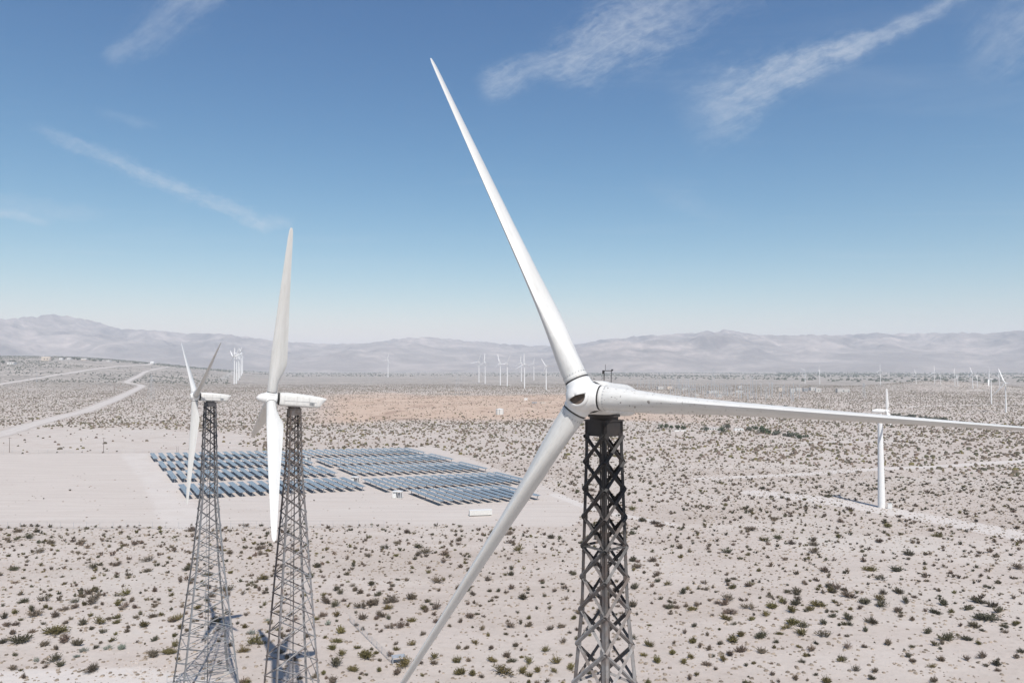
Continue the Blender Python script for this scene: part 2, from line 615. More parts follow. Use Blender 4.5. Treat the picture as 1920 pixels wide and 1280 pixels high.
def road_mat():
    m, g, b = new_mat("packed dirt")
    ge = g.add('ShaderNodeNewGeometry')
    n = g.noise(ge.outputs['Position'], 0.25, 5.0, 0.65)
    a = g.add('ShaderNodeAttribute'); a.attribute_name = 'across'
    c = g.ramp(n, [(0.3, (0.42, 0.375, 0.34)), (0.7, (0.54, 0.495, 0.455))])
    ab = g.math('ADD', g.math('ABSOLUTE', a.outputs['Fac']), g.math('MULTIPLY', g.math('SUBTRACT', n, 0.5), 0.35))
    berm = g.rng(ab, 0.72, 0.98, 0.0, 0.75)
    rut = g.math('LESS_THAN', g.math('ABSOLUTE', g.math('SUBTRACT', g.math('ABSOLUTE', ab), 0.30)), 0.08)
    c = g.mix(g.math('MULTIPLY', rut, 0.35), c, (0.60, 0.56, 0.52, 1))
    c = g.mix(berm, c, (0.33, 0.285, 0.25, 1))
    g.l.new(c, b.inputs['Base Color'])
    b.inputs['Roughness'].default_value = 0.95
    return m


def rock_mat():
    m, g, b = new_mat("mountain rock")
    ge = g.add('ShaderNodeNewGeometry')
    P = ge.outputs['Position']
    n = g.noise(P, 0.0011, 8.0, 0.68, 0.8)
    n2 = g.noise(P, 0.0045, 6.0, 0.7, 0.5)
    c = g.ramp(n, [(0.41, (0.12, 0.10, 0.10)), (0.5, (0.24, 0.205, 0.19)), (0.60, (0.44, 0.37, 0.335))])
    c = g.mix(g.rng(n2, 0.42, 0.66, 0.0, 0.6), c, (0.10, 0.09, 0.09, 1))
    nz = g.sep(ge.outputs['Normal'])[2]
    c = g.mix(g.rng(nz, 0.90, 0.995, 0.0, 0.5), c, (0.31, 0.265, 0.235, 1))
    g.l.new(c, b.inputs['Base Color'])
    b.inputs['Roughness'].default_value = 0.95
    b.inputs['Specular IOR Level'].default_value = 0.1
    bump(g, b, n2, 0.6, 60.0)
    return m


def shrub_mat(by_attr):
    m, g, b = new_mat("shrub leaves far" if by_attr else "shrub leaves")
    ge = g.add('ShaderNodeNewGeometry')
    if by_attr:
        a = g.add('ShaderNodeAttribute'); a.attribute_name = 'tint'; c = a.outputs['Color']
    else:
        oi = g.add('ShaderNodeObjectInfo'); c = oi.outputs['Color']
    n = g.noise(ge.outputs['Position'], 2.6, 4.0, 0.7)
    c = g.mix(1.0, c, g.ramp(n, [(0.3, (0.6, 0.6, 0.58)), (0.7, (1.45, 1.4, 1.35))]), 'MULTIPLY')
    g.l.new(c, b.inputs['Base Color'])
    b.inputs['Roughness'].default_value = 0.8
    b.inputs['Specular IOR Level'].default_value = 0.2
    return m


def glass_panel_mat():
    m, g, b = new_mat("solar glass")
    tc = g.add('ShaderNodeTexCoord')
    x, y, z = g.sep(tc.outputs['Object'])
    # cell grid as flat print below the glass
    fx = g.math('FRACT', g.math('MULTIPLY', x, 1.0)); fy = g.math('FRACT', g.math('MULTIPLY', y, 0.62))
    lx = g.math('LESS_THAN', g.math('MINIMUM', fx, g.math('SUBTRACT', 1.0, fx)), 0.02)
    ly = g.math('LESS_THAN', g.math('MINIMUM', fy, g.math('SUBTRACT', 1.0, fy)), 0.02)
    oi = g.add('ShaderNodeObjectInfo')
    n = g.noise(tc.outputs['Object'], 0.8, 3.0, 0.5)
    c = g.ramp(g.math('ADD', g.math('MULTIPLY', n, 0.6), g.math('MULTIPLY', oi.outputs['Random'], 0.4)), [(0.3, (0.048, 0.066, 0.088)), (0.7, (0.080, 0.103, 0.128))])
    c = g.mix(g.math('MULTIPLY', g.math('MAXIMUM', lx, ly), 0.6), c, (0.35, 0.37, 0.40, 1))
    # pale blue-grey mixed over the cells in soft patches
    c = g.mix(g.rng(n, 0.3, 0.8, 0.16, 0.36), c, (0.42, 0.46, 0.50, 1))
    g.l.new(c, b.inputs['Base Color'])
    b.inputs['Roughness'].default_value = 0.22
    b.inputs['Specular IOR Level'].default_value = 0.5
    return m


M_SAND = ground_mat()
M_ROAD = road_mat()
M_ROCK = rock_mat()
M_SHRUB = shrub_mat(False)
M_SHRUBF = shrub_mat(True)
M_BLADE = blade_mat("white gelcoat", False)
M_BLADE_CHIP = blade_mat("chipped white gelcoat", True)
M_WHITE = simple_mat("white paint", (0.66, 0.66, 0.645), 0.45, var=0.05)
M_BRIGHT = simple_mat("bright white tower paint", (0.70, 0.70, 0.69), 0.45, var=0.04)
M_DULL = simple_mat("dull pale wall", (0.44, 0.43, 0.41), 0.7, var=0.1)
M_WHITE_OLD = simple_mat("aged white paint", (0.60, 0.595, 0.57), 0.5, var=0.10)
M_DARK = simple_mat("black rubber", (0.035, 0.033, 0.032), 0.6)
M_GREY = simple_mat("grey metal", (0.32, 0.33, 0.34), 0.5, 0.4)
M_ALU = simple_mat("aluminium frame", (0.30, 0.32, 0.34), 0.5, 0.2)
M_POLE = simple_mat("pole wood", (0.16, 0.13, 0.11), 0.8)
M_GALV = simple_mat("galvanised pole", (0.42, 0.44, 0.46), 0.5, 0.3)
M_RUSTY = simple_mat("hub interior", (0.10, 0.075, 0.06), 0.7, 0.0, 0.4, 8.0)
M_CONC = simple_mat("concrete", (0.42, 0.40, 0.38), 0.9)
M_ROOF = simple_mat("house roof", (0.40, 0.36, 0.34), 0.8)
M_TAN = simple_mat("tan stucco", (0.50, 0.43, 0.36), 0.9)
M_WIN = simple_mat("window glass", (0.04, 0.05, 0.06), 0.15, 0.0, 0.1)
M_TREE = simple_mat("tree leaves", (0.055, 0.075, 0.04), 0.8, 0.0, 0.45, 1.2)
M_TREEG = simple_mat("grey-green leaves", (0.10, 0.11, 0.085), 0.8, 0.0, 0.4, 1.2)
M_BARK = simple_mat("bark", (0.12, 0.09, 0.07), 0.9)
M_STONE = simple_mat("pale stone", (0.46, 0.41, 0.37), 0.9, 0.0, 0.2)
M_PANEL = glass_panel_mat()
M_STEEL_OLD = steel_mat("oil-stained steel", (0.028, 0.027, 0.027), (0.34, 0.33, 0.325), 26.0, 33.5, 0.5)
M_STEEL_MID = steel_mat("browned steel", (0.085, 0.07, 0.062), (0.23, 0.232, 0.24), 20.0, 37.0, 0.65)
M_STEEL_NEW = steel_mat("grey galvanised steel", (0.075, 0.075, 0.08), (0.235, 0.25, 0.265), 18.0, 36.0, 0.25)

# ------------------------------------------------------------------ ground


def build_ground():
    az = np.concatenate([np.radians(np.arange(-45, 45.01, 0.22)), np.radians(np.arange(50, 315, 5.0))])
    r = [0.0, 15, 30, 45, 60, 72]
    while r[-1] < 2600: r.append(r[-1] * 1.0075)
    while r[-1] < 24000: r.append(r[-1] * 1.07)
    r = np.array(r[1:])
    A, RR = np.meshgrid(az, r)
    x, y = RR * np.sin(A), RR * np.cos(A)
    z = H(x, y)
    nz, na = x.shape
    verts = np.column_stack([x.ravel(), y.ravel(), z.ravel()])
    i = np.arange(nz - 1)[:, None] * na; j = np.arange(na)[None, :]; jn = (j + 1) % na
    quads = np.stack([i + j, i + na + j, i + na + jn, i + jn], -1).reshape(-1, 4)[:, ::-1]
    c = len(verts)
    verts = np.vstack([verts, [[0, 0, 0.0]]])
    tri = np.stack([np.full(na, c), np.arange(na), (np.arange(na) + 1) % na], -1)
    quads = np.vstack([quads, np.column_stack([tri[:, ::-1], tri[:, :1]])[:, [0, 1, 2, 2]]]) if False else quads
    X, Y = verts[:, 0], verts[:, 1]
    rr = np.hypot(X, Y)
    pad = np.maximum(poly_mask(X, Y, PAD, 4.0), 0.55 * poly_mask(X, Y, BARE, 12.0))
    lane = 1 - sstep(4.0, 9.0, line_dist(X, Y, LANE))
    track = lane * 0.62
    for pts, hw in TRACKS:
        track = np.maximum(track, 1 - sstep(hw * 0.45, hw * 1.9, line_dist(X, Y, pts)))
    och = ochre_mask(X, Y)
    veg = sstep(1250, 1900, rr)
    me = from_np("ground", verts[:-1], quads, M_SAND, {'pad': pad[:-1], 'track': track[:-1], 'ochre': och[:-1], 'veg': veg[:-1]}, True)
    o = put("ground", me)
    tag(o, kind='structure')
    # innermost disc right under the camera
    mb = MB()
    ring = [(15 * math.sin(a), 15 * math.cos(a), 0.0) for a in az]
    mb.add(ring + [(0, 0, 0)], [((k + 1) % na, k, na) for k in range(na)])
    tag(put("ground", mb.mesh("ground_centre", M_SAND)), kind='structure')


def build_road(name, pts, w, lift):
    P = [np.array(p) for p in pts]
    dense = []
    for a, b in zip(P[:-1], P[1:]):
        n = max(2, int(np.linalg.norm(b - a) / 7.0))
        for k in range(n):
            dense.append(a + (b - a) * k / n)
    dense.append(P[-1])
    D = np.array(dense)[:, :2]
    for _ in range(4):
        D[1:-1] = 0.25 * D[:-2] + 0.5 * D[1:-1] + 0.25 * D[2:]
    t = np.gradient(D, axis=0); t /= np.linalg.norm(t, axis=1)[:, None] + 1e-9
    nrm = np.column_stack([-t[:, 1], t[:, 0]])
    cols = np.array([-1, -0.5, 0.0, 0.5, 1.0])
    jit = 1 + 0.35 * (rng.random((len(D), 5)) - 0.5)
    jit[:, 1:4] = 1
    V = D[:, None, :] + nrm[:, None, :] * (cols[None, :] * jit * w)[..., None]
    z = H(V[..., 0], V[..., 1]) + lift
    z[:, 0] -= lift * 0.5; z[:, 4] -= lift * 0.5
    verts = np.concatenate([V, z[..., None]], -1).reshape(-1, 3)
    i = np.arange(len(D) - 1)[:, None] * 5; j = np.arange(4)[None, :]
    q = np.stack([i + j, i + j + 1, i + 6 + j, i + 5 + j], -1).reshape(-1, 4)
    acr = np.broadcast_to(cols[None, :], (len(D), 5)).ravel()
    tag(put(name, from_np(name, verts, q, M_ROAD, {'across': acr}, True)), kind='structure')


SKYLINE = [(-900, 600), (-600, 606), (-300, 592), (-120, 604), (0, 597), (20, 598), (50, 596), (75, 592), (100, 588), (120, 591), (150, 597), (180, 604), (210, 612), (250, 620), (285, 617), (320, 622), (350, 626), (385, 624), (420, 627), (450, 629), (470, 632), (500, 637), (545, 642), (600, 643), (640, 645), (690, 643), (730, 637), (770, 632), (800, 632), (850, 636), (900, 640), (950, 645), (1000, 648), (1040, 648), (1080, 645), (1110, 640), (1150, 634), (1200, 630), (1240, 627), (1280, 625), (1330, 622), (1365, 618), (1390, 622), (1410, 627), (1450, 628), (1490, 629), (1520, 627), (1560, 629), (1600, 627), (1640, 624), (1700, 625), (1760, 624), (1820, 624), (1860, 626), (1890, 621), (1920, 619), (2050, 612), (2250, 620), (2500, 610), (2850, 616)]


def build_mountains():
    az = np.radians(np.arange(-52, 52.01, 0.06))
    rad = np.concatenate([np.linspace(8200, 13000, 90), np.linspace(13150, 17500, 26)])
    A, RR = np.meshgrid(az, rad)
    x, y = RR * np.sin(A), RR * np.cos(A)
    px = 960 + F * np.tan(az)
    sk = np.interp(px, [p[0] for p in SKYLINE], [p[1] for p in SKYLINE])
    sk = sk + 1.3 * (fbm(px / 26.0, px * 0 + 3.3, 3) - 0.5) * 2
    tan_el = (HZ - sk) / F * np.cos(az)            # height over distance of the crest
    # lower front range standing before the higher crest
    u = (RR - 8200) / (12600 - 8200)
    wig = fbm(x / 2600.0 + 7, y / 2600.0, 3)
    base = sstep(0.02, 1.0, u + 0.35 * (wig - 0.5))
    front = np.exp(-((u - 0.30 - 0.12 * (wig - .5)) / 0.16) ** 2) * 0.42 * sstep(0.42, 0.6, fbm(x / 3300.0 + 2, y / 3300.0 + 5, 2) + 0.12 * sstep(-0.2, -0.6, A))
    ridg = 1 - np.abs(2 * fbm(x / 1500.0 + 1.7, y / 1900.0 + 4.1, 5) - 1) * 1.6
    ridg2 = 1 - np.abs(2 * fbm(x / 420.0 + 3.7, y / 620.0 + 8.1, 4) - 1) * 1.6
    h = (0.86 * base + front) * (0.56 + 0.44 * ridg + 0.17 * ridg2)
    h = h * np.where(u > 1.0, np.clip(1.0 - (u - 1.0) * 0.55, 0.2, 1), 1.0)
    el = (h * 700) / RR
    mx = el.max(axis=0)
    k = tan_el / mx
    def gsm(v, sg):
        q = np.arange(-int(3 * sg), int(3 * sg) + 1); kk = np.exp(-(q / sg) ** 2 / 2); kk /= kk.sum()
        return np.convolve(np.pad(v, len(q) // 2, mode='edge'), kk, mode='valid')
    k = gsm(k, 28.0)
    k = k * gsm(tan_el / (mx * k), 7.0)
    z = h * 700 * k[None, :]
    foot = sstep(0, 0.10, u)
    z = (z + 40.0) * foot + H(x, y) * (1 - foot) - 3.0 * (1 - foot)
    z = z + CAMZ * 0
    nr, na = x.shape
    verts = np.column_stack([x.ravel(), y.ravel(), z.ravel()])
    i = np.arange(nr - 1)[:, None] * na; j = np.arange(na - 1)[None, :]
    q = np.stack([i + j, i + j + 1, i + na + j + 1, i + na + j], -1).reshape(-1, 4)
    tag(put("mountains", from_np("mountains", verts, q, M_ROCK, None, True)), kind='structure')
    return float(z.max())


build_ground()
build_road("dirt_road", ROAD_MAIN_W, 7.5, 0.12)
build_road("dirt_road", ROAD_UP_W, 9.0, 0.35)
TOP = build_mountains()

# ------------------------------------------------------------------ lattice wind turbines


def angle_bar_mesh(mat, name):
    """unit angle iron along +Z: two thin flanges"""
    mb = MB()
    t = 0.16
    prof = [(-.5, -.5), (.5, -.5), (.5, -.5 + t), (-.5 + t, -.5 + t), (-.5 + t, .5), (-.5, .5)]
    vs = [(x, y, 0) for x, y in prof] + [(x, y, 1) for x, y in prof]
    fs = [(i, (i + 1) % 6, 6 + (i + 1) % 6, 6 + i) for i in range(6)] + [(5, 4, 3, 0), (3, 2, 1, 0), (6, 9, 10, 11), (6, 7, 8, 9)]
    mb.add(vs, fs)
    return mb.mesh(name, mat)


def bar(name, me, parent, p, q, w, inward):
    """an angle iron from p to q, its open side turned to 'inward'"""
    p, q = Vector(p), Vector(q)
    d = q - p
    L = d.length
    zax = d / L
    iv = Vector(inward) - zax * zax.dot(Vector(inward))
    iv = iv.normalized() if iv.length > 1e-6 else zax.orthogonal().normalized()
    yax = zax.cross(iv)
    # flanges at 45 degrees to the inward direction
    X = (iv - yax).normalized(); Y = zax.cross(X)
    M = Matrix(((X.x * w, Y.x * w, zax.x * L, p.x), (X.y * w, Y.y * w, zax.y * L, p.y), (X.z * w, Y.z * w, zax.z * L, p.z), (0, 0, 0, 1)))
    return put(name, me, parent, M)


def lattice(t, prof, rot, mat, style, topz):
    """square lattice mast: prof = [(z, side)] from the ground up"""
    zs = [p[0] for p in prof]; ws = [p[1] for p in prof]
    wtop = float(np.interp(topz + .6, zs, ws))
    zs = [z for z in zs if z < topz - .5] + [topz + .6]; ws = ws[:len(zs) - 1] + [wtop]
    side = lambda z: float(np.interp(z, zs, ws))
    def corner(k, z):
        a = rot + math.pi / 4 + k * math.pi / 2
        rr = side(z) / math.sqrt(2)
        return Vector((rr * math.cos(a), rr * math.sin(a), z))
    me = angle_bar_mesh(mat, "angle_iron")
    cen = lambda z: Vector((0, 0, z))
    for k in range(4):
        mb = MB()
        for z0, z1 in zip(zs[:-1], zs[1:]):
            a, b = corner(k, z0), corner(k, z1)
            w = 0.20 if z0 < 20 else 0.165
            d = (b - a).normalized()
            iv = (cen(z0) - a); iv = (iv - d * d.dot(iv)).normalized()
            y = d.cross(iv)
            e1, e2 = (iv - y).normalized() * w, (iv + y).normalized() * w
            th = 0.022 / w
            for (u, v) in ((e1, e2), (e2, e1)):
                vs = []
                for base in (a, b):
                    vs += [base, base + u, base + u + v * th, base + v * th]
                mb.add([tuple(x) for x in vs], [(0, 1, 5, 4), (1, 2, 6, 5), (2, 3, 7, 6), (3, 0, 4, 7), (3, 2, 1, 0), (4, 5, 6, 7)])
        put("tower_leg", mb.mesh("tower_leg", mat), t)
        mb = MB(); c = corner(k, 0.0)
        mb.box(c.x, c.y, 0.1, 0.9, 0.9, 0.35)
        put("footing", mb.mesh("footing", M_CONC), t)
    mb = MB(); mb.box(0, 0, 0, .26, .016, .24)
    for bx in (-.07, .07):
        for bz in (-.07, .07): mb.box(bx, .014, bz, .035, .02, .035)
    gm = mb.mesh('gusset_plate', mat)
    # bays, from the head down
    z = topz
    bays = []
    while z > 0.6:
        h = style['bay'](z, side(z))
        zb = z - h
        if zb < 0.8: zb = 0.25
        bays.append((z, zb)); z = zb
        if zb <= 0.3: break
    for bi, (z1, z0) in enumerate(bays):
        for k in range(4):
            a1, b1, a0, b0 = corner(k, z1), corner(k + 1, z1), corner(k, z0), corner(k + 1, z0)
            nrm = ((a1 + b1) * 0.5 - cen(z1)); nrm.z = 0; nrm.normalize()
            w = style['w'](z1)
            off = nrm * (w * 0.35)
            cross = style['cross'](k, z1)
            bar("brace", me, t, a0 + off, b1 + off, w, -nrm)
            if cross:
                bar("brace", me, t, b0 - off, a1 - off, w, -nrm)
            if bi % style['strut'] == 0 and bi > 0:
                s0, s1 = a1, b1
                bar("strut", me, t, s0 - nrm * 0.02, s1 - nrm * 0.02, w * 0.9, Vector((0, 0, -1)))
        if style.get('gusset') and z1 > 20:
            for k in range(4):
                c = corner(k, z1)
                for nb in (k + 1, k - 1):
                    dr = (corner(nb, z1) - c).normalized(); nr = Vector((-dr.y, dr.x, 0))
                    if nr.dot(c - cen(z1)) < 0: nr = -nr
                    M = Matrix(((dr.x, nr.x, 0, c.x + dr.x * .15 + nr.x * .012), (dr.y, nr.y, 0, c.y + dr.y * .15 + nr.y * .012), (0, 0, 1, c.z), (0, 0, 0, 1)))
                    put("gusset_plate", gm, t, M)
    # ladder and cable up the middle
    mb = MB()
    for s in (-0.17, 0.17):
        mb.tube((s, -0.12, 0.2), (s, -0.12, topz), 0.028, n=6)
    zz = 0.5
    while zz < topz:
        mb.tube((-0.17, -0.12, zz), (0.17, -0.12, zz), 0.014, n=5, cap=False); zz += 0.32
    put("ladder", mb.mesh("ladder", mat), t)
    mb = MB(); mb.tube((0.1, 0.16, 0.1), (0.06, 0.1, topz + .3), 0.06, n=8)
    put("power_cable", mb.mesh("power_cable", M_DARK), t)
    return side


def airfoil(chord, thick, le, circ, twist, r, n=22):
    """closed section: x towards the leading edge, y thickness; circ 1 = round root"""
    pts = []
    for i in range(n):
        a = 2 * math.pi * i / n
        # circle
        cx, cy = 0.5 * chord * math.cos(a), 0.5 * thick * math.sin(a)
        # aerofoil with the same parameter, a=0 at the nose
        s = 0.5 * (1 + math.cos(a))           # 1 nose .. 0 tail
        xc = 1 - s
        yt = 0.5 * math.sin(math.pi * min(1.0, xc) ** 0.72)
        ax, ay = (s - 0.5) * chord, (1 if a < math.pi else -1) * yt * thick + 0.15 * thick * min(1.0, xc / 0.35) - 0.05 * thick
        x = circ * cx + (1 - circ) * ax + le - chord / 2
        y = circ * cy + (1 - circ) * ay
        c, s_ = math.cos(twist), math.sin(twist)
        pts.append((x * c - y * s_, x * s_ + y * c, r))
    return pts


def blade_mesh(mat, slim=1.0):
    #      r     chord thick  le    circ twist
    st = [(0.745, 0.98, 0.98, 0.49, 1.0, 0), (1.2, 0.98, 0.98, 0.49, 1.0, 0), (1.8, 1.08, 0.93, 0.50, 0.8, 0), (2.5, 1.38, 0.86, 0.51, 0.4, 0), (3.1, 1.68, 0.79, 0.52, 0.14, 0),
          (3.7, 1.85, 0.72, 0.52, 0.04, 0), (4.4, 1.83, 0.64, 0.515, 0, 0), (6.0, 1.66, 0.51, 0.49, 0, 0), (8.5, 1.40, 0.385, 0.45, 0, 0), (11, 1.14, 0.285, 0.40, 0, 0), (13.5, 0.88, 0.190, 0.34, 0, 0),
          (15.5, 0.68, 0.120, 0.29, 0, 0), (16.8, 0.54, 0.085, 0.25, 0, 0), (17.45, 0.42, 0.065, 0.20, 0, 0), (17.72, 0.26, 0.045, 0.13, 0, 0), (17.8, 0.10, 0.02, 0.06, 0, 0)]
    loops = [airfoil(c * (1 - (1 - slim) * (1 - ci)), t * (1 - (1 - slim) * (1 - ci)), le, ci, R(tw), r) for (r, c, t, le, ci, tw) in st]
    mb = MB(); mb.loft(loops)
    return mb.mesh("blade", mat, 60)


ME_BLADE = blade_mesh(M_BLADE)
ME_BLADE_CHIP = blade_mesh(M_BLADE_CHIP)
ME_BLADE_MID = blade_mesh(M_BLADE, 0.90)
ME_BLADE_SLIM = blade_mesh(M_BLADE, 0.86)


def hub_mesh():
    mb = MB()
    # local frame: +X is the wind side, rotor plane YZ
    MX = Matrix.Rotation(R(90), 4, 'Y')
    mb.lathe([(0.50, -0.62), (0.62, -0.55), (0.66, -0.3), (0.66, 0.25), (0.60, 0.5), (0.5, 0.66), (0.36, 0.76)], 28, MX)
    for k in range(3):
        a = R(120 * k)
        mb.tube((0, 0, 0), (0, math.sin(a) * 0.70, math.cos(a) * 0.70), 0.60, 0.525, 28)
    return mb.mesh("hub", M_WHITE)


ME_HUB = hub_mesh()
COVER = 33


def turbine(label, hub, az, tilt, th0, scale, prof, rot, mat, style, nose, pitch, chips, ground_z, bm=None, tail=0.0):
    hub = Vector(hub)
    a, ti = R(az), R(tilt)
    n0 = Vector((math.sin(a), math.cos(a), 0)); Z = Vector((0, 0, 1))
    n = n0 * math.cos(ti) + Z * math.sin(ti)
    u = Z * math.cos(ti) - n0 * math.sin(ti)
    h = n.cross(u)
    ov = 2.35 * scale
    base = hub - n * ov
    base = Vector((base.x, base.y, ground_z))
    t = thing("wind_turbine", label, "wind turbine", base)
    hl = hub - base                                   # hub in the thing's frame
    headz = (hl - n * ov).z - 0.72 * scale            # underside of the nacelle
    topz = headz - 0.26 * scale
    lattice(t, prof, rot, mat, style, topz - 0.62 * scale)
    w = float(np.interp(topz, [p[0] for p in prof], [p[1] for p in prof]))
    # head box of plates with corner lugs, then the yaw ring
    hb = topz - 0.62 * scale
    mb = MB(); mr = Matrix.Rotation(rot, 4, 'Z')
    for sx, sy, lx, ly in ((0, -1, w, .03), (0, 1, w, .03), (-1, 0, .03, w - .06), (1, 0, .03, w - .06)):
        mb.box(sx * (w / 2 - .015), sy * (w / 2 - .015), (topz + hb) / 2, lx, ly, topz - hb, mr)
    put("head_plate", mb.mesh("head_plate", mat), t)
    mb = MB(); mb.box(0, 0, topz + .03, w * 1.06, w * 1.06, .06, mr)
    put("head_flange", mb.mesh("head_flange", mat), t)
    mb = MB(); mb.lathe([(0.62 * scale, topz + .062), (0.62 * scale, headz - .08), (0.70 * scale, headz - .06), (0.70 * scale, headz + .02)], 24)
    put("yaw_ring", mb.mesh("yaw_ring", mat, 40), t)
    # frame of the machine: X to the wind
    yv = Z.cross(n).normalized(); zv = n.cross(yv)
    FR = Matrix(((n.x, yv.x, zv.x, hl.x), (n.y, yv.y, zv.y, hl.y), (n.z, yv.z, zv.z, hl.z), (0, 0, 0, 1))) @ Matrix.Scale(scale, 4)
    # nacelle shell
    loops = []
    for (x, zt, zb, hw, xs) in ((-0.80, .60, -.62, .60, 0), (-0.86, .66, -.68, .67, 0), (-1.2, .68, -.71, .72, 0), (-2.6, .67, -.73, .76, 0), (-4.0, .58, -.74, .74, .0), (-4.95, .47, -.72, .68, .18), (-5.45, .38, -.62, .62, .50), (-5.66, .30, -.40, .50, .62)):
        lp = []
        for i in range(28):
            q = 2 * math.pi * i / 28
            c, s = math.cos(q), math.sin(q)
            e = 0.42
            yy = hw * math.copysign(abs(c) ** e, c); k = math.copysign(abs(s) ** e, s)
            zt2 = zt + tail * min(1.0, max(0.0, (-x - 2.6) / 1.5)); zz = (zt2 + zb) / 2 + (zt2 - zb) / 2 * k
            lp.append((x + xs * (0.5 - 0.5 * k) * 0.9, yy, zz))
        loops.append(lp)
    mb = MB(); mb.loft(loops)
    nac = put("nacelle", mb.mesh("nacelle", M_WHITE_OLD, 50), t, FR)
    mb = MB()
    for s in (-1, 1):
        mb.box(-2.9, s * .765, -.12, 3.3, .012, .02)
    put("seam", mb.mesh("seam", M_GREY), nac)
    # roof hatch, side vent, rear louvre
    mb = MB(); mb.box(-1.75, 0, .69, .7, .62, .03); put("roof_hatch", mb.mesh("roof_hatch", M_WHITE), nac)
    for s in (-1, 1):
        mb = MB()
        for q in range(5): mb.box(-4.1, s * .752, -.42 + q * .06, .5, .02, .025)
        put("side_vent", mb.mesh("side_vent", M_GREY), nac)
        mb = MB()
        for q in range(3): mb.box(-1.3 - 1.25 * q, s * .757, -.02, .014, .014, .9)
        put("panel_joint", mb.mesh("panel_joint", M_GREY), nac)
    if tail:
        mb = MB()
        mb.tube((-2.75, -.15, .70), (-2.75, -.15, 1.24), .02, n=6); mb.tube((-2.75, .18, .70), (-2.75, .18, 1.24), .016, n=6)
        mb.tube((-2.75, -.22, 1.22), (-2.75, .24, 1.22), .018, n=6); mb.tube((-2.75, -.1, 1.22), (-2.75, -.1, 1.5), .010, n=5)
        mb.box(-2.75, -.2, 1.16, .07, .06, .16); mb.box(-2.75, .22, 1.26, .05, .08, .05)
        put("wind_sensor", mb.mesh("wind_sensor", M_DARK), t, FR)
    mb = MB(); mb.lathe([(0.50, -.80), (0.66, -.80), (0.66, -.70), (0.50, -.70)], 28, Matrix.Rotation(R(90), 4, 'Y'))
    put("shaft_collar", mb.mesh("shaft_collar", M_DARK, 40), t, FR)
    # hub with smooth blended lobes
    RH = FR @ Matrix.Rotation(R(th0), 4, 'X')
    ho = put("hub", ME_HUB, t, RH)
    rm = ho.modifiers.new("blend", 'REMESH'); rm.mode = 'VOXEL'; rm.voxel_size = 0.042; rm.use_smooth_shade = True
    sm = ho.modifiers.new("smooth", 'SMOOTH'); sm.iterations = 9; sm.factor = 0.6
    MX = Matrix.Rotation(R(90), 4, 'Y')
    if nose == 'cone':
        mb = MB(); mb.lathe([(0.56, .50), (0.555, .60), (0.50, .85), (0.38, 1.12), (0.2, 1.36), (0.07, 1.46), (0.01, 1.47)], 28, MX)
        put("spinner", mb.mesh("spinner", M_WHITE, 60), t, RH)
    else:
        # open nose: white lip ring around a recessed dark cavity
        mb = MB(); mb.lathe([(0.46, .58), (0.47, .72), (0.42, .80), (0.36, .81), (0.335, .76), (0.33, .60)], 28, MX, cap=False)
        lip = put("nose_ring", mb.mesh("nose_ring", M_WHITE, 60), t, RH)
        mb = MB(); mb.lathe([(0.335, .775), (0.10, .772)], 28, MX, cap=False); mb.lathe([(0.12, .772), (0.12, .79), (0.02, .79)], 12, MX)
        put("nose_opening", mb.mesh("nose_opening", M_RUSTY), t, RH)
        if chips >= 0:
            loops = []
            for j in range(6):
                e = j / 5 * math.pi / 2
                rr_, xx = 0.40 * math.cos(e) + .004, 0.80 + 0.20 * math.sin(e)
                loops.append([(xx, rr_ * math.cos(q), rr_ * math.sin(q)) for q in [R(-18 + 196 * i / 15) for i in range(16)]])
            vs = [p_ for l in loops for p_ in l]
            mb = MB(); mb.add(vs, [(a_ * 16 + i, a_ * 16 + i + 1, a_ * 16 + 17 + i, a_ * 16 + 16 + i) for a_ in range(5) for i in range(15)])
            cov = put("nose_cover", mb.mesh("nose_cover", M_WHITE, 60), t, FR @ Matrix.Rotation(R(COVER), 4, 'X'))
            so = cov.modifiers.new("thickness", 'SOLIDIFY'); so.thickness = 0.02
    for k in range(3):
        ang = R(th0 - 120 * k)
        s = u * math.cos(ang) + h * math.sin(ang)
        tang = (-u * math.sin(ang) + h * math.cos(ang))
        xl = (n * math.cos(R(pitch)) + tang * math.sin(R(pitch))).normalized()
        yl = s.cross(xl)
        BM = Matrix(((xl.x, yl.x, s.x, hl.x), (xl.y, yl.y, s.y, hl.y), (xl.z, yl.z, s.z, hl.z), (0, 0, 0, 1))) @ Matrix.Scale(scale, 4)
        chip = chips == k
        b = put("blade", ME_BLADE_CHIP if chip else (bm or ME_BLADE), t, BM)
        if chip: b['label'] = "blade reaching sideways with small dark chips near its root"
        mb = MB(); mb.lathe([(0.47, .68), (0.50, .69), (0.50, .75), (0.47, .76)], 28)
        put("root_seal", mb.mesh("root_seal", M_DARK, 40), b)
        mb = MB()
        for q in range(24):
            c_, s_ = math.cos(q * math.pi / 12), math.sin(q * math.pi / 12)
            mb.tube((.495 * c_, .495 * s_, .955), (.512 * c_, .512 * s_, .955), .017, n=5)
        put("bolt_ring", mb.mesh("bolt_ring", M_GREY), b)
        mb = MB(); mb.lathe([(0.492, .79), (0.505, .80), (0.505, .87), (0.492, .88)], 28, cap=False)
        put("root_band", mb.mesh("root_band", M_WHITE_OLD, 40), b)
    return t


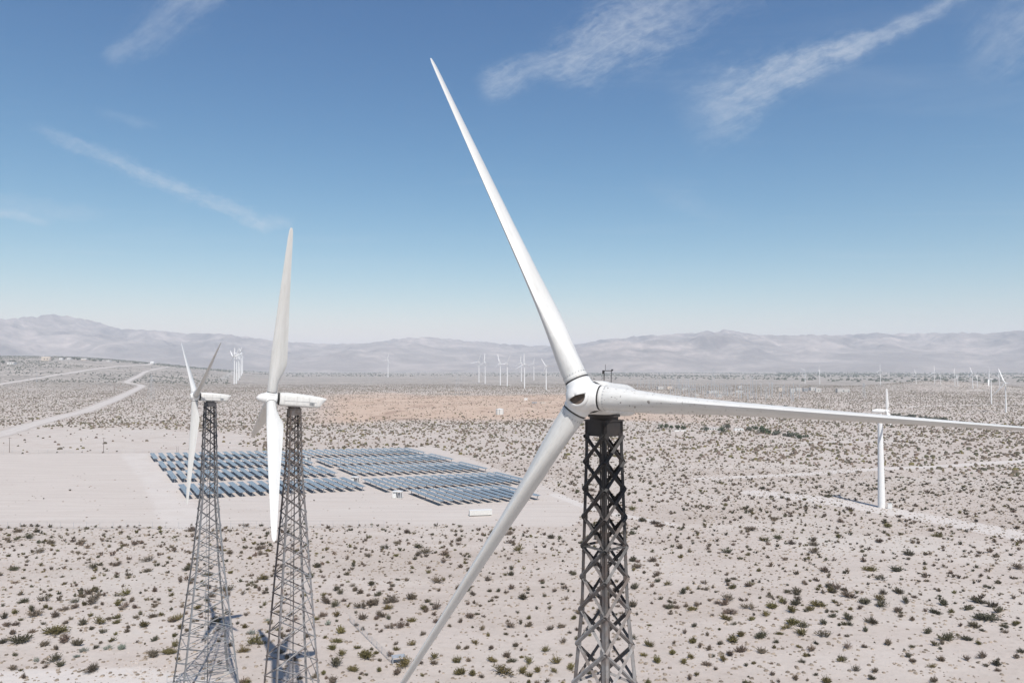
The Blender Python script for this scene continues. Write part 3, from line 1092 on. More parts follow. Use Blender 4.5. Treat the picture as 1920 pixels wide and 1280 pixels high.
PROF_BIG = [(0, 5.5), (30, 1.45), (36.5, 1.15)]
PROF_WIDE = [(0, 6.8), (15.7, 3.3), (24, 1.9), (36.5, 1.25)]
st_near = dict(bay=lambda z, s: 0.98 * s, w=lambda z: 0.125, cross=lambda k, z: True, strut=4, gusset=True)
st_mid = dict(bay=lambda z, s: 0.86 * s if z > 24 else (0.62 * s if z > 12 else .5 * s), w=lambda z: 0.085, cross=lambda k, z: z > 22 or k % 2 == 0, strut=6)
st_far = dict(bay=lambda z, s: 0.9 * s if z > 22 else 1.75, w=lambda z: 0.075, cross=lambda k, z: z > 21 or k % 2 == 0, strut=6)

hub3 = at_depth(1095, 743, 30.3)
hub2 = at_depth(508.5, 746.7, 78.0)
hub1 = at_depth(366, 743, 94.0)
face = lambda p: -math.atan2(p[0], p[1])               # turn of a mast squarely facing the camera
turbine("nearest white turbine on dark oil-stained lattice tower, one blade reaching sideways", hub3, -153.15, 3.9, 27.1, 1.0, PROF_BIG, face(hub3) + R(44), M_STEEL_OLD, st_near, 'open', 0, 1, 0.0, None, 0.12)
turbine("white turbine with pointed spinner on browned lattice tower beside the grey one", hub2, -113.74, 4.65, -12.1, 1.0, PROF_BIG, face(hub2) + R(14.3), M_STEEL_MID, st_mid, 'cone', 0, -1, 0.0, ME_BLADE_MID)
turbine("smaller white turbine with V-shaped upper blades on wide grey lattice tower", hub1, -124.0, 3.0, 58.5, 0.76, PROF_WIDE, face(hub1) + R(9.3), M_STEEL_NEW, st_far, 'open', -46, -1, 0.0, ME_BLADE_SLIM)

# ------------------------------------------------------------------ solar field
AX_AZ = R(-29.5)
AXV = np.array([math.sin(AX_AZ), math.cos(AX_AZ)])
TAB_L, TAB_W, TAB_Z = 24.5, 1.80, 1.45


def solar_proto():
    t = thing("solar_table", "x", "solar table", (0, 0, -50))
    # table runs along local +Y from its near end; tilted a little about its length
    tilt = Matrix.Rotation(R(-1.5), 4, 'Y')
    half = TAB_L / 2
    for k in range(2):
        mb = MB(); mb.box(0, k * half + half / 2, 0, TAB_W, half - 0.45, 0.045)
        p = put("solar_panel", mb.mesh("solar_panel", M_PANEL), t, Matrix.Translation((0, 0, TAB_Z)) @ tilt)
        mb = MB()
        for s in (-1, 1):
            mb.box(s * (TAB_W / 2 + .012), k * half + half / 2, 0, .024, half - 0.45, .05)
            mb.box(0, k * half + half / 2 + s * (half / 2 - .20), 0, TAB_W + .1, .05, .06)
        put("panel_frame", mb.mesh("panel_frame", M_ALU), p)
    mb = MB(); mb.box(0, half, TAB_Z - .12, .16, TAB_L, .14)
    put("torque_tube", mb.mesh("torque_tube", M_GREY), t)
    for k in range(5):
        mb = MB(); mb.box(0, .8 + k * (TAB_L - 1.6) / 4, (TAB_Z - .2) / 2, .16, .14, TAB_Z - .2)
        put("leg", mb.mesh("leg", M_GREY), t)
    return t


ORD = ["first", "second", "third", "fourth", "fifth", "sixth", "seventh", "eighth", "ninth", "tenth", "eleventh", "twelfth", "thirteenth", "fourteenth", "fifteenth", "sixteenth", "seventeenth", "eighteenth", "nineteenth"]
TENS = {20: "twent", 30: "thirt", 40: "fort"}


def ordinal(i):
    if i <= 19: return ORD[i - 1]
    return TENS[i // 10 * 10] + ("ieth" if i % 10 == 0 else "y-" + ORD[i % 10 - 1])


ROWS = [  # near end of the first and of the last table, how many, row words
    ((292.5, 865), (795, 853), 34, "from the dirt lane in the backmost row"),
    ((309.5, 882.5), (585, 873.5), 18, "from the dirt lane in the second row from the back"),
    ((624, 876), (848, 866), 16, "from the hindmost white cabin in the second row"),
    ((328, 903.5), (628, 893), 18, "from the dirt lane in the third row"),
    ((671, 892.5), (912, 884), 16, "from the middle white cabin in the third row"),
    ((355, 934.5), (681, 919), 18, "from the dirt lane in the row behind the lattice towers"),
    ((729, 922), (990, 907), 17, "from the middle white cabin in the fourth row"),
    ((829, 946.5), (1010, 936), 11, "from the foremost white cabin in the frontmost row"),
]
proto = solar_proto()
first = True
for (p0, p1, n, words_) in ROWS:
    a, b = flat_pt(*p0), flat_pt(*p1)
    for i in range(n):
        c = a + (b - a) * i / (n - 1)
        lab = "%s blue-grey solar table %s" % (ordinal(i + 1), words_)
        loc = (c[0], c[1], 0.0)
        if first:
            proto.location = loc; proto.rotation_euler = (0, 0, -AX_AZ); proto['label'] = lab; proto['group'] = "solar tables in the field"; first = False
        else:
            copy_thing(proto, loc, -AX_AZ, lab, "solar tables in the field")


def cabin(px, py, w, label):
    p = ground(px, py)
    d = p[1]
    s = 0.86 * w * d / F
    t = thing("inverter_cabin", label, "cabin", p, R(-12), "inverter cabins in the solar field")
    mb = MB(); mb.box(-.28 * s, 0, .36 * s, .36 * s, .5 * s, .66 * s)
    put("cabinet", mb.mesh("cabinet", M_WHITE), t)
    mb = MB(); mb.box(.24 * s, .05 * s, .27 * s, .34 * s, .36 * s, .48 * s)
    put("transformer", mb.mesh("transformer", M_GREY), t)
    mb = MB(); mb.box(0, 0, .72 * s, 1.0 * s, .75 * s, .07 * s)
    put("roof", mb.mesh("roof", M_WHITE), t)
    for sx in (-1, 1):
        for sy in (-1, 1):
            mb = MB(); mb.box(sx * .46 * s, sy * .33 * s, .35 * s, .04 * s, .04 * s, .67 * s)
            put("post", mb.mesh("post", M_WHITE), t)
    mb = MB(); mb.box(0, 0, .015 * s, 1.15 * s, .9 * s, .05 * s)
    put("slab", mb.mesh("slab", M_CONC), t)


cabin(578, 863, 12, "hindmost white inverter cabin, just beyond the browned lattice tower")
cabin(666, 904, 17, "middle white inverter cabin between the solar table blocks")
cabin(745.5, 933, 20, "foremost white inverter cabin on the bare ground before the tables")

# ------------------------------------------------------------------ container, tank, boxes


def container():
    p = ground(901, 966)
    t = thing("shipping_container", "long white container on skids on the bare ground before the solar tables", "container", p, R(9))
    L, W, Hh = 6.1, 1.5, 1.30
    mb = MB()
    n = 30
    loops = []
    mb.box(0, 0, .22 + Hh / 2, L, W, Hh)
    for i in range(n):
        x = -L / 2 + .25 + (L - .5) * i / (n - 1)
        mb.box(x, -W / 2 - .015, .22 + Hh / 2, .09, .03, Hh - .3)
    put("body", mb.mesh("body", M_WHITE_OLD), t)
    mb = MB(); mb.box(-L / 2 - .02, -.34, .22 + Hh / 2, .04, .64, Hh - .2); mb2 = MB(); mb2.box(-L / 2 - .02, .34, .22 + Hh / 2, .04, .64, Hh - .2)
    put("door", mb.mesh("door", M_GREY), t); put("door", mb2.mesh("door", M_GREY), t)
    mb = MB(); mb.box(0, 0, .22 + Hh + .03, L + .06, W + .06, .06); put("roof", mb.mesh("roof", M_WHITE), t)
    for s in (-1, 1):
        mb = MB(); mb.box(0, s * .55, .11, L - .6, .2, .22); put("skid", mb.mesh("skid", M_DARK), t)
    for sx in (-1, 1):
        for sy in (-1, 1):
            mb = MB(); mb.box(sx * (L / 2 - .06), sy * (W / 2 + .01), .22 + Hh / 2, .14, .14, Hh); put("corner_post", mb.mesh("corner_post", M_WHITE), t)


container()
p = ground(937, 777)
t = thing("water_tank", "squat white water tank alone on the orange gullied ground", "tank", p)
mb = MB(); mb.lathe([(3.4, 0), (3.4, 4.6)], 28); put("tank_wall", mb.mesh("tank_wall", M_WHITE_OLD, 40), t)
mb = MB(); mb.lathe([(3.5, 4.6), (3.5, 4.75), (0.3, 5.5)], 28); put("roof", mb.mesh("roof", M_WHITE, 40), t)
mb = MB(); mb.box(0, -3.45, 2.3, .5, .08, 4.6); put("ladder", mb.mesh("ladder", M_GREY), t)

# ------------------------------------------------------------------ tubular turbines


def tube_proto():
    """hub height 1, rotor radius 1; local -Y looks to the wind"""
    t = thing("wind_turbine", "x", "wind turbine", (0, 0, -200))
    mb = MB(); mb.lathe([(0.037, 0), (0.036, .08), (0.030, .5), (0.022, .97)], 16)
    put("tower", mb.mesh("tower", M_BRIGHT, 40), t)
    mb = MB()
    loops = []
    for (y, hw, zt, zb) in ((-.045, .014, .014, -.014), (-.03, .020, .02, -.018), (.03, .022, .022, -.02), (.075, .014, .012, -.018)):
        loops.append([(hw * c, y, 1.0 + ((zt if s > 0 else zb) * abs(s))) for c, s in [(math.copysign(abs(math.cos(q)) ** .5, math.cos(q)), math.copysign(abs(math.sin(q)) ** .5, math.sin(q))) for q in [2 * math.pi * i / 12 for i in range(12)]]])
    mb.loft(loops); put("nacelle", mb.mesh("nacelle", M_BRIGHT, 60), t)
    mb = MB(); mb.lathe([(.016, 0), (.019, .016), (.013, .034), (.003, .045)], 12, Matrix.Translation((0, -.05, 1.0)) @ Matrix.Rotation(R(90), 4, 'X'))
    put("hub", mb.mesh("hub", M_BRIGHT, 60), t)
    return t


def tube_blade_mesh(feather):
    mb = MB(); loops = []
    for (r, c, th) in ((.04, .06, .06), (.10, .07, .06), (.22, .135, .045), (.45, .11, .035), (.75, .08, .026), (.95, .055, .018), (1.0, .02, .008)):
        lp = []
        for i in range(8):
            q = 2 * math.pi * i / 8
            a, b = c * .5 * math.cos(q) - (c - .045) * .3, th * .5 * math.sin(q)
            lp.append((a * math.cos(feather) - b * math.sin(feather), a * math.sin(feather) + b * math.cos(feather), r))
        loops.append(lp)
    mb.loft(loops)
    return mb.mesh("blade", M_BRIGHT, 60)


TB = tube_blade_mesh(R(65))
TB2 = tube_blade_mesh(R(88))
tproto = tube_proto()
FAR_T = [  # tower px, hub py, base py, rotor in px, first blade angle (clockwise from up), turn of the nose from facing us, label
    (1653, 770, 951, 42, -3, 100, "white tubular turbine standing behind the long outstretched blade", None),
    (1886.5, 718, 773, 29, -20, 10, "white three-bladed tubular turbine near the edge, largest beyond the blade tip", None),
    (1859, 711, 757, 24, 0, 92, "white tubular turbine seen edge-on beside the three-bladed one", None),
    (1651, 694, 722, 12, 0, 5, "lone white turbine with upright blade beyond the low poles", None),
    (1509.5, 694, 719, 9, 60, 5, "small Y-shaped white turbine beyond the substation sheds", None),
    (1537, 694, 720, 9, 15, 60, "small white turbine half turned beyond the substation sheds", None),
    (1718, 701, 720, 10, -15, 10, "small white turbine on the near shoulder of the low hill", None),
    (1752.5, 698, 720, 13, 0, 5, "small white turbine with star-like blades behind the low hill crest", None),
    (1764, 703, 722, 6, 0, 92, "short edge-on white turbine just past the hill crest", None),
    (1790.5, 702, 724, 12, 5, 40, "white turbine with one tall upright blade past the low hill", None),
    (1796, 703, 725, 8, 30, 85, "edge-on white turbine close beside the tall upright blade", None),
    (1824, 700, 728, 13, -18, 5, "white turbine with spread blades at the foot of the low hill", None),
    (1833, 703, 726, 9, 40, 70, "white turbine half hidden behind the spread-bladed one", None),
    (1874.5, 704, 728, 8, 0, 90, "thin edge-on white turbine between two larger ones at the edge", None),
    (727.5, 674, 707, 12, 18, 40, "lone far white turbine against the mountain foot", None),
    (898, 678, 717, 16, -100, 20, "white turbine with level blade, first of the row before the hills", None),
    (909.5, 679, 719, 17, 3, 25, "white turbine with upright blade beside the level-bladed one", None),
    (938, 680, 722, 17, -15, 20, "white turbine of a close pair, blade leaning outwards", None),
    (951, 681, 724, 17, 22, 10, "white turbine of a close pair, blade leaning inwards", None),
    (977.5, 680, 715, 14, 4, 30, "smaller white turbine behind the tallest of the row", None),
    (983.5, 682, 728, 20, 0, 12, "tallest white turbine of the far row with spread lower blades", None),
    (1001, 681, 713, 11, 12, 15, "small white turbine between the tallest and the last of the row", None),
    (1024, 686, 731, 17, -32, 8, "white turbine nearest the big upright blade, arms in a Y", None),
    (439, 668, 720, 14, 200, 60, "frontmost white turbine of the tight receding line", None),
    (443, 667, 719, 15, -5, 55, "second white turbine of the tight receding line", None),
    (446.5, 665, 713, 14, 20, 50, "third white turbine of the tight receding line", None),
    (449.5, 664, 709, 14, 45, 45, "fourth white turbine of the tight receding line", None),
    (452.5, 663, 704, 13, 10, 45, "fifth white turbine of the tight receding line", None),
    (454.5, 663, 700, 12, 90, 45, "hindmost white turbine of the tight receding line", None),
]
first = True
for (px, hy, by, rp, th, turn, lab, _) in FAR_T:
    b = ground(px, by)
    d = b[1]
    hubz = CAMZ + (HZ - hy) * d / F
    hh = hubz - b[2]
    rz = -math.atan2(b[0], b[1]) + R(-turn)
    if px in (1653,): rz = -math.atan2(b[0], b[1]) + R(turn)
    grp = "distant tubular wind turbines"
    if first:
        o = tproto; o.location = b; o.rotation_euler = (0, 0, rz); o['label'] = lab; o['group'] = grp; first = False
        base_children = list(o.children)
    else:
        o = tproto.copy(); COL.objects.link(o); o.location = b; o.rotation_euler = (0, 0, rz); o['label'] = lab; o['group'] = grp
        for ch in base_children:
            k = ch.copy(); COL.objects.link(k); k.parent = o
    o.scale = (hh, hh, hh)
    if px != 1653:
        for ch in o.children:
            if ch.name.startswith('tower'): ch.scale = (.68, .68, 1.0)
    rr = rp * d / F / hh
    for k in range(3):
        q = R(th + 120 * k)
        Mb = Matrix.Translation((0, -.065, 1.0)) @ Matrix.Rotation(q, 4, 'Y') @ Matrix.Scale(rr, 4)
        put("blade", TB2 if px == 1653 else TB, o, Mb)

p = ground(1668.5, 953)
t = thing("transformer_box", "small white transformer box beside the tubular turbine foot", "transformer", p, R(-20))
mb = MB(); mb.box(0, 0, .75, 1.1, .9, 1.3); put("cabinet", mb.mesh("cabinet", M_WHITE), t)
mb = MB(); mb.box(0, 0, 1.42, 1.2, 1.0, .06); put("lid", mb.mesh("lid", M_WHITE), t)
mb = MB(); mb.box(0, 0, .05, 1.5, 1.3, .1); put("slab", mb.mesh("slab", M_CONC), t)

# ------------------------------------------------------------------ poles and pylons


def pole_mesh_parts(h, arms, mat, th):
    mb = MB(); mb.tube((0, 0, 0), (0, 0, h), th, th * .65, 7)
    a = []
    for k in range(arms):
        m2 = MB(); m2.box(0, 0, h * (.95 - .09 * k), h * .20, th * .9, th * .9); a.append(m2.mesh("crossarm", mat))
    return mb.mesh("shaft", mat, 60), a


def pole(px, yt, yb, label, mat=None, arms=1, group=None, name="utility_pole", th=None, turn=0.4):
    b = ground(px, yb)
    d = b[1]
    h = max(2.5, (yb - yt) * d / F)
    if th is None: th = 0.012 * h + 0.05
    t = thing(name, label, "pole", b, turn, group)
    sh, ar = pole_mesh_parts(h, arms, mat or M_POLE, th)
    put("shaft", sh, t)
    for a in ar: put("crossarm", a, t)
    return t


pole(17.5, 820, 848, "dark utility pole at the frame edge behind the bare ground", th=.14)
pole(194, 820, 848, "dark utility pole alone between the frame edge and the solar field", th=.14)
pole(331, 836, 847, "short post by the back row, first of a pair", arms=0, th=.08)
pole(334, 836, 847, "short post by the back row, second of a pair", arms=0, th=.08)
pole(500, 826, 848, "utility pole behind the back row seen beside the big hanging blade", th=.12)
pole(634, 822, 846, "utility pole at the field's back edge near the scrub", th=.12)
pole(759, 820, 843, "utility pole behind the far end of the solar field", th=.12)
pole(54, 709, 728, "thin pole below the upper dirt road near two others, first", th=.3, group="thin poles below the upper road")
pole(69, 697, 717, "thin greenish pole standing on the upper dirt road edge", th=.35, mat=M_GALV, group="thin poles below the upper road")
pole(86, 708, 722, "thin pole below the upper dirt road next to pale scrub", th=.3, group="thin poles below the upper road")
pole(215, 716, 732, "thin pole in the scrub before the bend of the dirt road", th=.3, group="thin poles below the upper road")
for i, (x, yt, yb) in enumerate([(1684, 746, 763), (1726, 744, 760), (1754, 743, 764), (1767, 748, 762), (1781, 748, 764), (1810, 746, 764), (1745, 744, 755), (1716, 744, 754), (1835, 742, 752), (1573, 737, 752), (1511, 737, 747)]):
    pole(x, yt, yb, "short wooden pole, %s along the scrub line past the tubular turbine" % ordinal(i + 1), th=.16, group="short poles in the scrub")

# the switchyard: slender steel masts of several heights
rs = random.Random(3)
masts = []
for px in np.linspace(1196, 1300, 24):
    masts.append((px + rs.uniform(-1.5, 1.5), rs.uniform(707, 713), rs.uniform(724, 730)))
for px in np.linspace(1258, 1372, 30):
    masts.append((px + rs.uniform(-1.5, 1.5), rs.uniform(717, 726), rs.uniform(737, 748)))
for px in np.linspace(1380, 1500, 22):
    masts.append((px + rs.uniform(-2, 2), rs.uniform(714, 726), rs.uniform(736, 750)))
masts += [(1395, 704, 742), (1407.5, 705, 743), (1411.5, 706, 742), (1427, 718, 742), (1449, 717, 738), (1471, 716, 738), (1403, 725, 752), (1436, 728, 752), (1484.5, 735, 752), (1488, 735, 752), (1358, 722, 740), (1365, 720, 742)]
zones = ["in the crowded switchyard, counted from the nacelle", "in the switchyard above the white blade root, counted along it", "in the spaced switchyard by the white sheds, counted along it"]
cnt = [0, 0, 0]
for (px, yt, yb) in masts:
    z = 0 if px < 1262 else (1 if px < 1380 else 2)
    tall = px in (1395, 1407.5, 1411.5)
    cnt[z] += 1; lab = "%s slim grey steel mast %s" % (ordinal(cnt[z]), zones[z])
    if tall: lab = "tall slim steel mast standing above the sheds, %s of three" % ordinal({1395: 1, 1407.5: 2, 1411.5: 3}[px])
    pole(px, yt, yb, lab, mat=M_GALV, arms=rs.choice([0, 1, 1, 2]), group=None if tall else "switchyard masts " + str(["past the nacelle", "above the blade", "by the sheds"][z]), name="steel_mast", th=rs.uniform(.30, .55), turn=rs.uniform(-.5, 1.0))


def pylon(px, yt, yb, label, wide=0.22):
    b = ground(px, yb); d = b[1]; h = (yb - yt) * d / F
    t = thing("lattice_pylon", label, "pylon", b, rs.uniform(-.3, .3), "lattice power pylons")
    w0, w1 = h * wide, h * .05
    mat = M_GALV
    rad = max(.07, .10 * d / 1000)
    cs = [(-1, -1), (1, -1), (1, 1), (-1, 1)]
    P = lambda k, f: Vector((cs[k % 4][0] * (w0 + (w1 - w0) * f) / 2, cs[k % 4][1] * (w0 + (w1 - w0) * f) / 2, h * f))
    for k in range(4):
        mb = MB(); mb.tube(P(k, 0), P(k, 1), rad, rad, 4); put("tower_leg", mb.mesh("tower_leg", mat), t)
        mb = MB()
        fs = [0, .22, .40, .55, .68, .79, .88, .95, 1]
        for i, (a, b_) in enumerate(zip(fs[:-1], fs[1:])):
            mb.tube(P(k, a), P(k + 1, b_), rad * .6, rad * .6, 4)
        put("lacing", mb.mesh("lacing", mat), t)
    for f, l in ((.80, .34), (.92, .28)):
        mb = MB(); mb.box(0, 0, h * f, h * l, rad * 2, rad * 2.4); put("crossarm", mb.mesh("crossarm", mat), t)


pylon(283, 704, 748, "grey lattice pylon in the scrub beside the dirt road bend")
pylon(858, 703, 741, "faint lattice pylon standing in front of the far turbine row")
pylon(1620, 718, 746, "lattice pylon between the sheds and the low hill")
pylon(1337, 690, 722, "tall lattice pylon behind the switchyard")
pylon(1272, 708, 728, "lattice pylon at the edge of the switchyard tan patch", .16)
pylon(1291, 708, 730, "lattice pylon on the switchyard tan patch", .16)

# ------------------------------------------------------------------ sheds and houses


def building(px, yb, wp, hp, label, wall=None, roof=None, cat="building", name="building", pitched=False, wins=2, depth=.6, rz=None, grp=None):
    b = ground(px, yb); d = b[1]; w = wp * d / F; h = hp * d / F
    t = thing(name, label, cat, b, rs.uniform(-.25, .25) if rz is None else rz, grp)
    D = w * depth
    mb = MB(); mb.box(0, 0, h * (.36 if pitched else .47), w, D, h * (.72 if pitched else .94)); put("wall", mb.mesh("wall", wall or M_WHITE), t)
    mb = MB()
    if pitched:
        e = .53
        mb.add([(-w * e, -D * e, h * .72), (w * e, -D * e, h * .72), (w * e, D * e, h * .72), (-w * e, D * e, h * .72), (-w * e, 0, h), (w * e, 0, h)], [(0, 1, 5, 4), (2, 3, 4, 5), (0, 4, 3), (1, 2, 5), (3, 2, 1, 0)])
    else:
        mb.box(0, 0, h * .97, w * 1.04, D * 1.04, h * .06)
    put("roof", mb.mesh("roof", roof or M_ROOF), t)
    for k in range(wins):
        x = w * (-.32 + .64 * (k + .5) / wins)
        mb = MB(); mb.box(x, -D / 2 - .02, h * .38, w * .12, .08, h * .26); put("window", mb.mesh("window", M_WIN), t)
    mb = MB(); mb.box(w * .40, -D / 2 - .02, h * .26, w * .08, .06, h * .5); put("door", mb.mesh("door", M_GREY), t)
    return t


building(88, 676, 16, 8, "largest grey-green building on the far slope crest", M_TAN, M_WHITE, depth=.5)
building(22, 683, 13, 5, "low pale house with dark tree on the far slope", M_WHITE_OLD, M_ROOF, "house", "house", True)
building(115, 674.5, 6, 4, "small white house just past the large crest building", M_WHITE, M_ROOF, "house", "house", True, 1)
building(130, 674, 7, 3.5, "second small pale house past the large crest building", M_WHITE_OLD, M_ROOF, "house", "house", True, 1)
building(158, 675.5, 9, 3.5, "low white-roofed house amid crest trees", M_TAN, M_WHITE, "house", "house", True, 1)
building(205, 678, 8, 3, "pale house lower on the crest towards the roads", M_WHITE_OLD, M_ROOF, "house", "house", True, 1)
building(285.5, 682, 6, 4.5, "bright white house at the end of the upper dirt road", M_WHITE, M_WHITE, "house", "house", True, 1)
sheds = [(1238, 730, 11, 6, "tan switchyard building beside the crowded masts"), (1255, 729, 9, 5, "pale box shed among crowded masts past the nacelle"), (1283, 731, 10, 3.5, "flat brown-roofed shed on the tan switchyard patch"),
         (1300, 731, 8, 3.5, "second flat shed on the tan switchyard patch"), (1307, 743, 8, 4, "small pale shed just above the white blade"), (1336, 737, 18, 4, "long white switchyard shed above the white blade"), (1349, 744, 8, 5, "small white kiosk close above the blade edge"),
         (1386, 736, 13, 4, "white shed beside the tall slim masts"), (1388, 728, 6, 5, "white cabinet block behind the tall slim masts"), (1463, 733, 8, 6, "grey transformer block in the line of sheds, first"), (1486, 735, 9, 7, "blue-grey transformer block in the line of sheds"), (1510, 734, 9, 7, "grey transformer block at the middle of the shed line"),
         (1534, 735, 10, 8, "dark blue-grey transformer block at the shed line end"), (1524, 732, 12, 6, "white wall panel between the transformer blocks"), (1580, 735, 22, 7, "pale yellow shed, widest at the end of the shed line"), (1497, 732, 10, 5, "white shed behind the blue-grey transformer block")]
for i, (px, yb, w, h, lab) in enumerate(sheds):
    building(px, yb, w, h, lab, [M_DULL, M_TAN, M_DULL, M_GREY][i % 4 if 'white' not in lab else 0], M_WHITE_OLD if 'white' in lab else M_ROOF, "shed", "shed", False, 1, .5)
building(986, 750, 6, 4, "small white trailer with dark doorway on the orange ground", M_WHITE, M_WHITE, "trailer", "trailer", False, 1, .4)
building(1002, 756, 9, 3, "low grey shack amid scrap on the orange ground", M_GREY, M_ROOF, "shack", "shack", False, 1, .6)
building(1018, 757, 9, 2.6, "low pale shack beside the grey one on the orange ground", M_TAN, M_WHITE, "shack", "shack", False, 1, .6)
building(1335, 806, 24, 6, "long grey-roofed homestead house under the outstretched blade", M_WHITE_OLD, M_ROOF, "house", "house", True, 3, .45, R(8))
building(1385, 807, 16, 4.5, "pale low outbuilding beyond the long homestead house", M_WHITE, M_WHITE_OLD, "outbuilding", "outbuilding", True, 2, .5, R(-6))
building(1275, 808, 22, 2.2, "long low white shade wall before the green trees", M_WHITE, M_WHITE_OLD, "outbuilding", "outbuilding", False, 1, .15, R(3))
building(1450, 771, 12, 3, "white house among grey trees just above the blade", M_WHITE, M_WHITE_OLD, "house", "house", True, 1)

# ------------------------------------------------------------------ trees round the houses


def tree(px, yb, wp, hp, label, mat, grp):
    if 1230 < px < 1520: wp *= 1.3; hp *= 1.25
    b = ground(px, yb); d = b[1]; w = wp * d / F; h = hp * d / F
    t = thing("tree", label, "tree", b, 0, grp)
    r2 = random.Random(int(px * 7 + yb))
    mb = MB(); mb.tube((0, 0, 0), (w * .04, 0, h * .45), w * .05, w * .03, 6)
    for k in range(3):
        a = r2.uniform(0, 6.28)
        mb.tube((w * .02, 0, h * .25), (w * .3 * math.cos(a), w * .3 * math.sin(a), h * .65), w * .025, w * .012, 5)
    put("trunk", mb.mesh("trunk", M_BARK), t)
    mb = MB()
    cl = [(r2.gauss(0, .22) * w, r2.gauss(0, .22) * w, h * r2.uniform(.3, .82), r2.uniform(.14, .26) * w) for _ in range(8)]
    for _ in range(260):
        cx, cy, cz, cr = r2.choice(cl)
        v = Vector((r2.gauss(0, 1), r2.gauss(0, 1), r2.gauss(0, .8))).normalized() * cr * r2.uniform(.5, 1.1)
        c = Vector((cx, cy, max(h * .08, cz + v.z))) + Vector((v.x, v.y, 0))
        s = w * r2.uniform(.04, .09)
        A = Vector((r2.gauss(0, 1), r2.gauss(0, 1), r2.gauss(0, 1))).normalized() * s
        B = Vector((r2.gauss(0, 1), r2.gauss(0, 1), r2.gauss(0, 1))).normalized() * s
        mb.add([tuple(c - A), tuple(c + B), tuple(c + A), tuple(c - B)], [(0, 1, 2, 3)])
    put("crown", mb.mesh("crown", mat), t)


TREES = [(1240, 804, 9, 9, 0, "rounded dark green tree, first of the row under the blade"), (1250, 804, 9, 8, 0, "dark green tree, second of the row under the blade"), (1259, 805, 9, 9, 0, "dark green tree, third of the row under the blade"), (1271, 805, 10, 7, 0, "green tree, fourth of the row under the blade"), (1281, 805, 9, 7, 0, "green tree at the end of the row under the blade"),
         (1324, 808, 12, 7, 1, "grey-green tree at the near end of the homestead house"), (1352, 810, 12, 8, 0, "green bushy tree in front of the homestead house"), (1362, 804, 12, 6, 1, "grey-green tree between homestead and outbuilding"), (1405, 807, 10, 6, 1, "grey-green tree past the pale outbuilding"), (1433, 812, 19, 9, 0, "broad dark green tree standing alone past the outbuilding"), (1416, 805, 10, 6, 0, "small green tree before the broad lone one"), (1455, 815, 14, 6, 1, "low spreading grey-green tree by the pale track"), (1478, 818, 18, 6, 1, "widest low grey-green tree by the pale track"), (1500, 822, 12, 5, 0, "olive tree at the track end"), (1513, 820, 9, 5, 0, "olive tree next to the track end"),
         (24, 681, 11, 6, 0, "dark tree in front of the low pale house"), (5, 681, 8, 5, 0, "dark tree at the very edge of the far slope"), (97, 676, 7, 4, 0, "dark tree under the large crest building wall"), (122, 673.5, 7, 4, 1, "tree between the two small crest houses"), (138, 674, 7, 4, 0, "dark tree past the second small house"), (146, 675, 8, 4, 0, "wide dark tree on the crest, middle"), (167, 676, 5, 5, 0, "tall dark tree beside the white-roofed house"), (177, 677, 8, 4, 0, "dark tree past the white-roofed house"), (188, 677, 7, 3, 1, "grey tree lower along the crest"), (222, 680, 6, 3, 1, "small grey tree where the crest runs out"), (255, 681, 8, 2.5, 1, "low grey tree before the bright white house"), (275, 682, 7, 2.5, 1, "low grey tree touching the bright white house")]
for i in range(9):
    TREES.append((1384 + i * 11 + rs.uniform(-3, 3), 762 + i * 1.0 + rs.uniform(-1.5, 1.5), rs.uniform(9, 15), rs.uniform(5, 8), 1, "grey scrub tree, %s in the belt just above the white blade" % ordinal(i + 1)))
for i in range(10):
    TREES.append((1672 + i * 11 + rs.uniform(-3, 3), 781 + i * .7 + rs.uniform(-2, 2), rs.uniform(9, 14), rs.uniform(4, 7), 1, "dark grey scrub tree, %s in the belt behind the blade tip" % ordinal(i + 1)))
for (px, yb, w, h, k, lab) in TREES:
    tree(px, yb, w, h, lab, M_TREE if k == 0 else M_TREEG, "trees around the houses")

# ------------------------------------------------------------------ fences


def fence(label, pts, step, h, mesh_alpha=None):
    t = thing("wire_fence", label, "fence", (pts[0][0], pts[0][1], 0))
    o = np.array([pts[0][0], pts[0][1]])
    me = MB(); me.tube((0, 0, 0), (0, 0, h), .035, .035, 6); pm = me.mesh("post", M_GALV)
    for a, b in zip(pts[:-1], pts[1:]):
        a, b = np.array(a[:2]) - o, np.array(b[:2]) - o
        n = max(1, int(round(np.linalg.norm(b - a) / step)))
        for k in range(n + 1):
            q = a + (b - a) * k / n
            put("post", pm, t, Matrix.Translation((q[0], q[1], 0)))
        for z in np.linspace(.12, h - .04, 5):
            mb = MB(); mb.tube((a[0], a[1], z), (b[0], b[1], z), .012, .012, 4)
            put("wire", mb.mesh("wire", M_GREY), t)


fence("low wire fence slanting across the sand between the browned tower and the hanging blade", [flat_pt(656, 1159), flat_pt(736, 1237)], 2.2, 1.05)
fence("wire fence along the near edge of the bare solar ground", [flat_pt(-60, 988), flat_pt(360, 988), flat_pt(720, 986)], 3.2, 1.8)
fence("wire fence along the back edge of the bare ground behind the lane", [flat_pt(-60, 851), flat_pt(300, 848)], 4.0, 1.8)

p = ground(747, 1242)
t = thing("metal_stand", "small blue-grey metal stand among shrubs at the wire fence end", "stand", p, .3)
for sx in (-1, 1):
    for sy in (-.5, .5):
        mb = MB(); mb.box(sx * .8, sy, .45, .07, .07, .9); put("leg", mb.mesh("leg", M_GALV), t)
mb = MB(); mb.box(0, 0, .92, 1.8, 1.15, .05); put("top", mb.mesh("top", M_GALV), t)
mb = MB(); mb.box(0, 0, .35, 1.6, .05, .05); put("rail", mb.mesh("rail", M_GALV), t)

